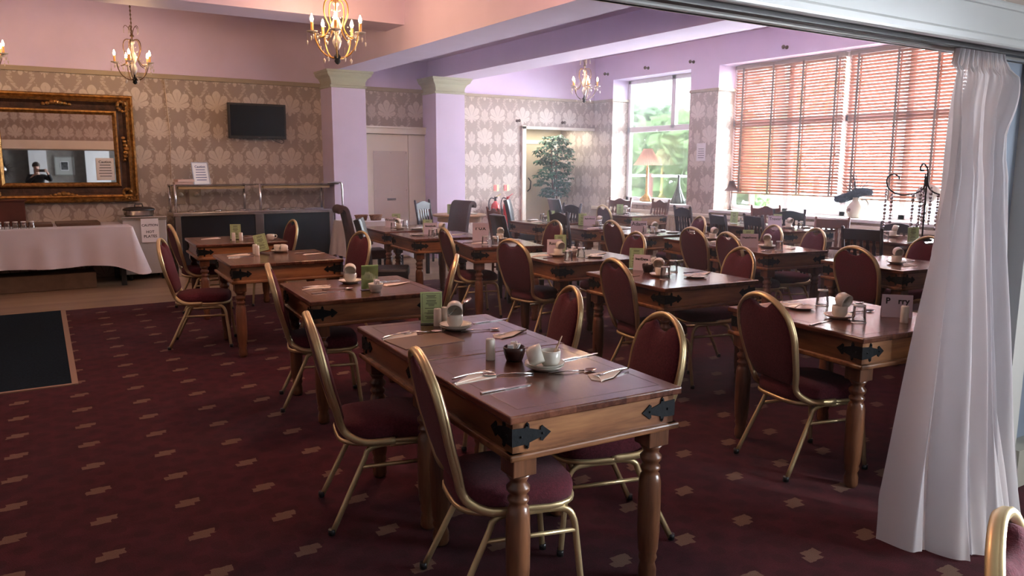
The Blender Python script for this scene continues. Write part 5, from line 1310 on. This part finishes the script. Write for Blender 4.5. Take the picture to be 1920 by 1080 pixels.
def bead_stand():
    t = empty('scroll_candelabra', (8.33, 4.70, ZT)); tag(t, 'black iron scroll stand hung with clear bead garlands on '+T['m'], 'candelabra')
    MB().lathe([(.10, 0), (.10, .012), (.02, .03), (.009, .05)], 20).build('base', IRON, t)
    MB().tube(smooth_path([(0, 0, .04), (0, 0, .50), (0, 0, .74), (-.02, .03, .82), (-.05, .05, .80), (-.05, .05, .755), (-.02, .03, .75)]), .009, 8).build('pole', IRON, t)
    arms = []
    for k, (dx, dy) in enumerate(((-.35, .55), (.35, -.55), (.55, .35))):
        d = Vector((dx, dy, 0)).normalized()
        pts = smooth_path([Vector((0, 0, .66)), d*.03+Vector((0, 0, .56)), d*.12+Vector((0, 0, .50)), d*.26+Vector((0, 0, .49)), d*.37+Vector((0, 0, .56)), d*.39+Vector((0, 0, .66)), d*.34+Vector((0, 0, .71)), d*.28+Vector((0, 0, .69)), d*.27+Vector((0, 0, .655))], 5)
        MB().tube(pts, .0085, 8).build('scroll_arm', IRON, t); arms.append(d)
    cry = P('clear_bead', (.55, .53, .56), .06, Coat_Weight=1.0, Metallic=0) if False else P('silvered_bead', (.55, .52, .55), .10, .6)
    r = random.Random(4)
    for d in arms:
        for (q, z0, L) in ((.39, .56, .42), (.33, .50, .30), (.12, .50, .36), (.05, .58, .40)):
            m = MB(); z = z0; p = d*q
            m.tube([(p.x, p.y, z0), (p.x, p.y, z0-L)], .0015, 4)
            while z > z0-L:
                s_ = r.uniform(.011, .022); m.ball((p.x, p.y, z-s_), s_, 8); z -= s_*2.1
            m.build('bead_string', cry, t)
bead_stand()

# ---------------------------------------------------------------- tall plant in the alcove
def plant():
    t = empty('potted_tree', (9.12, 12.7, 0)); tag(t, 'tall potted umbrella-leaf tree with dark green leaves standing in the alcove', 'plant')
    MB().lathe([(.001, 0), (.15, 0), (.19, .30), (.20, .32), (.18, .32), (.17, .27), (.001, .27)], 24).build('pot', P('dark_pot_glaze', (.08, .06, .05), .5), t)
    r = random.Random(11); tr = P('bark', (.16, .09, .05), .8, noise=.3, nscale=20)
    for k in range(3):
        a = k*2.1; MB().tube(smooth_path([(.04*cos(a), .04*sin(a), .26), (.05*cos(a+1), .05*sin(a+1), .8), (.05*cos(a+2), .05*sin(a+2), 1.3), (.08*cos(a+3), .08*sin(a+3), 1.9)]), .016, 7).build('trunk', tr, t)
    m = MB()
    def leaf(c, d, L, w):
        d = d.normalized(); s_ = d.cross(Vector((0, 0, 1))); s_ = s_.normalized() if s_.length > .1 else Vector((1, 0, 0)); n = s_.cross(d)
        pts = [c, c+d*L*.35+s_*w*.8+n*.006, c+d*L*.75+s_*w-n*.004, c+d*L-n*.03, c+d*L*.75-s_*w-n*.004, c+d*L*.35-s_*w*.8+n*.006, c+d*L*.4-n*.004, c+d*L*.75-n*.014]
        m.add(pts, [(0, 1, 6), (1, 2, 7, 6), (2, 3, 7), (3, 4, 7), (4, 5, 6, 7), (5, 0, 6)], True)
    for i in range(210):
        z = r.uniform(.95, 2.16); wv = .16+.25*sin(pi*min(1, max(0.0, (z-.80)/1.5)))**.8
        a = r.uniform(0, 2*pi); R = wv*sqrt(r.random())
        c = Vector((R*cos(a), R*sin(a)*.8, z)); out = Vector((cos(a), sin(a), .25))
        nl = r.choice((5, 6, 7))
        for q in range(nl):
            b = 2*pi*q/nl+r.random()*.5; d = out*.45+Vector((cos(b), sin(b), r.uniform(-.55, .05)))
            leaf(c, d, r.uniform(.085, .125), r.uniform(.020, .030))
    g = P('glossy_leaf', (.030, .115, .060), .38, noise=.45, nscale=9)
    o = m.build('foliage', g, t)
plant()

# ---------------------------------------------------------------- outside the windows
OUT = 'outside'
g = MB().box(10.3, 60, -25, 60, -.65, -.55).build('ground', P('outside_paving', (.46, .46, .46), .9, noise=.15, nscale=1.5)); struct(g)
def bush(x, y, z, R, h, col, lab, n=900, trunk=False, key='shrub'):
    t = empty('garden_tree' if trunk else 'garden_shrub', (x, y, -.55)); tag(t, lab, 'tree' if trunk else 'shrub')
    r = random.Random(int(x*10+y)); m = MB()
    for i in range(n):
        d = Vector((r.gauss(0, 1), r.gauss(0, 1), r.gauss(0, 1))).normalized()*(.55+.45*r.random()**.5)
        c = Vector((d.x*R, d.y*R, z+d.z*h)); a = Vector((r.gauss(0, 1), r.gauss(0, 1), r.gauss(0, 1))).normalized(); b = a.orthogonal().normalized(); s_ = r.uniform(.08, .17)*R/1.6
        m.add([c-a*s_, c-b*s_*.6, c+a*s_, c+b*s_*.6], [(0, 1, 2, 3)])
    m.build('foliage', cloth(col[0], col[1], .4), t)
    MB().tube([(0, 0, 0), (.05, 0, z*.6), (0, .1, z)], [.16, .12, .08] if trunk else .05, 8).build('trunk', P('garden_bark', (.12, .11, .10), .9), t)
bush(15.5, 14.8, 1.9, 2.6, 1.7, ('pale_leaf', (.20, .30, .14)), 'leafy green shrub outside the left window behind the pleated lamp', 2200)
bush(19.5, 21.5, 2.0, 4.2, 2.2, ('hedge_leaf', (.18, .26, .16)), 'large green hedge mass outside beyond the railing, seen through left window', 2600)
bush(14.5, 11.6, 4.6, 1.8, 2.0, ('tree_leaf', (.22, .27, .14)), 'tree with a grey trunk outside the right part of the left window', 500, True)
rl = empty('terrace_railing', (12.2, 0, -.55)); tag(rl, 'terrace railing with reddish posts and pale rails outside the windows', 'railing')
for y in [6.0+1.45*k for k in range(8)]:
    MB().cbox(-.04, .04, y-.04, y+.04, 0, 1.95, c=.005).build('post', P('post_red', (.20, .085, .07), .6), rl)
for z in (1.9, 1.15, .5): MB().cbox(-.02, .02, 5.8, 16.3, z-.03, z+.03, c=.004).build('rail', P('rail_pale', (.35, .35, .35), .5), rl)
hs = empty('parked_car', (15.5, 8.2, -.55), .15); tag(hs, 'pale parked car outside below the blinds of the large window', 'car')
prof = [(-2.1, .35), (-2.15, .75), (-1.5, .92), (-.8, 1.38), (.75, 1.42), (1.35, .98), (2.05, .82), (2.1, .35)]
MB().prism(prof, 1.7, Matrix(((0, 0, 1, -.85), (1, 0, 0, 0), (0, 1, 0, 0), (0, 0, 0, 1)))).build('car_body', P('pale_car_paint', (.62, .64, .66), .2, Coat_Weight=1.0), hs)
MB().prism([(-1.35, .95), (-.75, 1.33), (.70, 1.37), (1.2, .98)], 1.72, Matrix(((0, 0, 1, -.86), (1, 0, 0, 0), (0, 1, 0, 0), (0, 0, 0, 1)))).build('car_window', P('car_glass', (.10, .12, .14), .1), hs)
for y in (-1.35, 1.35):
    for x in (-.82, .82): MB().lathe([(.33, -.1), (.33, .1)], 20, Matrix.Translation((x, y, .33)) @ Matrix.Rotation(pi/2, 4, 'Y')).build('wheel', BLACKPL, hs)

# ---------------------------------------------------------------- the person taking the picture (seen in the gilt mirror)
def skinned(name, verts, edges, radii, mat, parent, root=0, sub=2):
    me = bpy.data.meshes.new(name); me.from_pydata(verts, edges, []); o = bpy.data.objects.new(name, me); C.objects.link(o)
    md = o.modifiers.new('skin', 'SKIN'); md.use_smooth_shade = True
    sk = me.skin_vertices[0].data
    for i, r_ in enumerate(radii): sk[i].radius = r_ if isinstance(r_, tuple) else (r_, r_); sk[i].use_root = (i == root)
    s_ = o.modifiers.new('sub', 'SUBSURF'); s_.levels = sub; s_.render_levels = sub
    dg = bpy.context.evaluated_depsgraph_get(); m2 = bpy.data.meshes.new_from_object(o.evaluated_get(dg)); m2.name = name
    bpy.data.objects.remove(o); m2.materials.clear(); m2.materials.append(mat)
    for p in m2.polygons: p.use_smooth = True
    o = bpy.data.objects.new(name, m2); C.objects.link(o); o.parent = parent; return o
def person():
    t = empty('person', (-.13, -.48, .008)); tag(t, 'person in a black top holding up a phone, reflected in the gilt mirror', 'person')
    SKIN = P('skin', (.48, .28, .20), .55); BLK = P('black_top', (.012, .012, .014), .85); HAIR = P('brown_hair', (.05, .025, .015), .7, noise=.4, nscale=40)
    # local frame: +y forward (towards the room), hands near (0.13 +-.08, 0.40, 1.54)
    hx, hy, hz = .13, .395, 1.53
    V = [(0, 0, .92), (0, 0, 1.05), (0, .01, 1.22), (0, 0, 1.36), (0, .01, 1.43), (0, .03, 1.50), (0, .05, 1.60), (0, .05, 1.68),
         (.17, 0, 1.37), (.33, .14, 1.27), (hx+.115, hy-.03, 1.50), (-.17, 0, 1.37), (-.24, .16, 1.20), (hx-.115, hy-.03, 1.49),
         (.09, 0, .86), (.10, .02, .48), (.10, 0, .10), (.10, .12, .04), (-.09, 0, .86), (-.10, .02, .48), (-.10, 0, .10), (-.10, .12, .04)]
    Ed = [(0, 1), (1, 2), (2, 3), (3, 4), (4, 5), (5, 6), (6, 7), (3, 8), (8, 9), (9, 10), (3, 11), (11, 12), (12, 13), (0, 14), (14, 15), (15, 16), (16, 17), (0, 18), (18, 19), (19, 20), (20, 21)]
    R = [(.16, .12), (.14, .11), (.155, .115), (.12, .09), .055, .05, (.072, .085), (.068, .08), .06, .043, .026, .06, .043, .026, .09, .06, .042, .03, .09, .06, .042, .03]
    skinned('body', V, Ed, R, SKIN, t)
    Vt = [(0, 0, .90), (0, 0, 1.05), (0, .01, 1.22), (0, 0, 1.36), (0, .01, 1.41), (.17, 0, 1.37), (.33, .14, 1.27), (hx+.14, hy-.08, 1.45), (-.17, 0, 1.37), (-.24, .16, 1.20), (hx-.14, hy-.08, 1.43)]
    Et = [(0, 1), (1, 2), (2, 3), (3, 4), (3, 5), (5, 6), (6, 7), (3, 8), (8, 9), (9, 10)]
    skinned('black_top', Vt, Et, [(.185, .145), (.165, .135), (.18, .14), (.14, .11), .065, .075, .06, .042, .075, .06, .042], BLK, t)
    for s_ in (-1, 1):
        skinned('trouser_leg', [(s_*.09, 0, .92), (s_*.10, .02, .48), (s_*.10, 0, .12)], [(0, 1), (1, 2)], [.115, .08, .065], P('dark_trousers', (.02, .022, .03), .8), t, sub=1)
        MB().cbox(s_*.10-.045, s_*.10+.045, -.06, .17, 0, .075, c=.025).build('shoe', BLACKPL, t)
    # head details
    MB().lathe([(.001, -.03), (.012, -.02), (.016, 0), (.008, .028), (.001, .035)], 8, Matrix.Translation((0, .135, 1.625))).build('nose', SKIN, t)
    for s_ in (-1, 1):
        MB().ball((s_*.028, .118, 1.648), .012, 8, None, (1.2, .6, .7)).build('eye', P('eye_dark', (.03, .02, .02), .2), t)
        MB().ball((s_*.075, .05, 1.635), .022, 8, None, (.4, .8, 1.3)).build('ear', SKIN, t)
    MB().ball((0, .122, 1.583), .022, 8, None, (1.2, .5, .35)).build('mouth', P('lip', (.35, .12, .10), .5), t)
    rows = []
    for i in range(9):
        ph = i/8*1.9; rows.append([(.095*sin(ph)*cos(a)*1.0, .03+(.11*sin(ph)*sin(a) if sin(a) < .25 else .09*sin(ph)*sin(a)), 1.665+.105*cos(ph)*(1 if sin(a) < .5 or ph < 1.0 else .55)) for a in [2*pi*k/24 for k in range(25)]])
    MB().grid(rows).tube(smooth_path([(0, -.06, 1.66), (0, -.085, 1.55), (0, -.075, 1.44)]), .07, 10, ry=.035).build('hair', HAIR, t)
    # hands gripping the short ends of the phone, held level
    for s_ in (1, -1):
        bx = hx+s_*.105
        Vh = [(bx, hy-.03, hz-.035), (bx+s_*.004, hy-.012, hz-.005)]; Eh = [(0, 1)]; Rh = [.026, (.032, .018)]
        for q, (dz, L) in enumerate(((.036, .06), (.014, .068), (-.008, .062), (-.028, .048))):
            i = len(Vh); Vh += [(bx-s_*.005, hy+.004, hz+dz-.002), (bx-s_*.02, hy+.022, hz+dz), (bx-s_*(.02+L*.5), hy+.020, hz+dz+.002)]
            Eh += [(1, i), (i, i+1), (i+1, i+2)]; Rh += [.010, .0095, .0075]
        i = len(Vh); Vh += [(bx-s_*.008, hy-.028, hz-.012), (bx-s_*.035, hy-.024, hz+.006)]; Eh += [(0, i), (i, i+1)]; Rh += [.012, .009]
        skinned('hand', Vh, Eh, Rh, SKIN, t, sub=1)
    ph = empty('smartphone', (-.13+hx, -.48+hy, hz+.008)); tag(ph, 'dark phone held level in both hands, reflected in the gilt mirror', 'phone')
    MB().cbox(-.078, .078, -.004, .004, -.037, .037, c=.003).build('phone_case', BLACKPL, ph)
    MB().box(-.073, .073, -.0048, -.004, -.033, .033).build('screen', P('phone_screen', (.02, .02, .03), .1), ph)
person()

# ---------------------------------------------------------------- added scatter volume imitating window glare on the lens
hz = MB().box(2.3, 9.65, 1.95, 12.1, 0.02, 2.97).build('glare_veil', None); 
hmat = bpy.data.materials.new('glare_veil'); hmat.use_nodes = True; hn = hmat.node_tree; hn.nodes.clear()
ho = hn.nodes.new('ShaderNodeOutputMaterial'); hv = hn.nodes.new('ShaderNodeVolumeScatter'); hv.inputs['Color'].default_value = (0.80, 0.86, 1.0, 1); hv.inputs['Density'].default_value = 0.017; hv.inputs['Anisotropy'].default_value = 0.3
hn.links.new(hv.outputs[0], ho.inputs['Volume'])
hz.data.materials.clear(); hz.data.materials.append(hmat)
tag(hz, 'added thin veil standing in for window glare across the dining room', 'glare_veil', kind='structure')
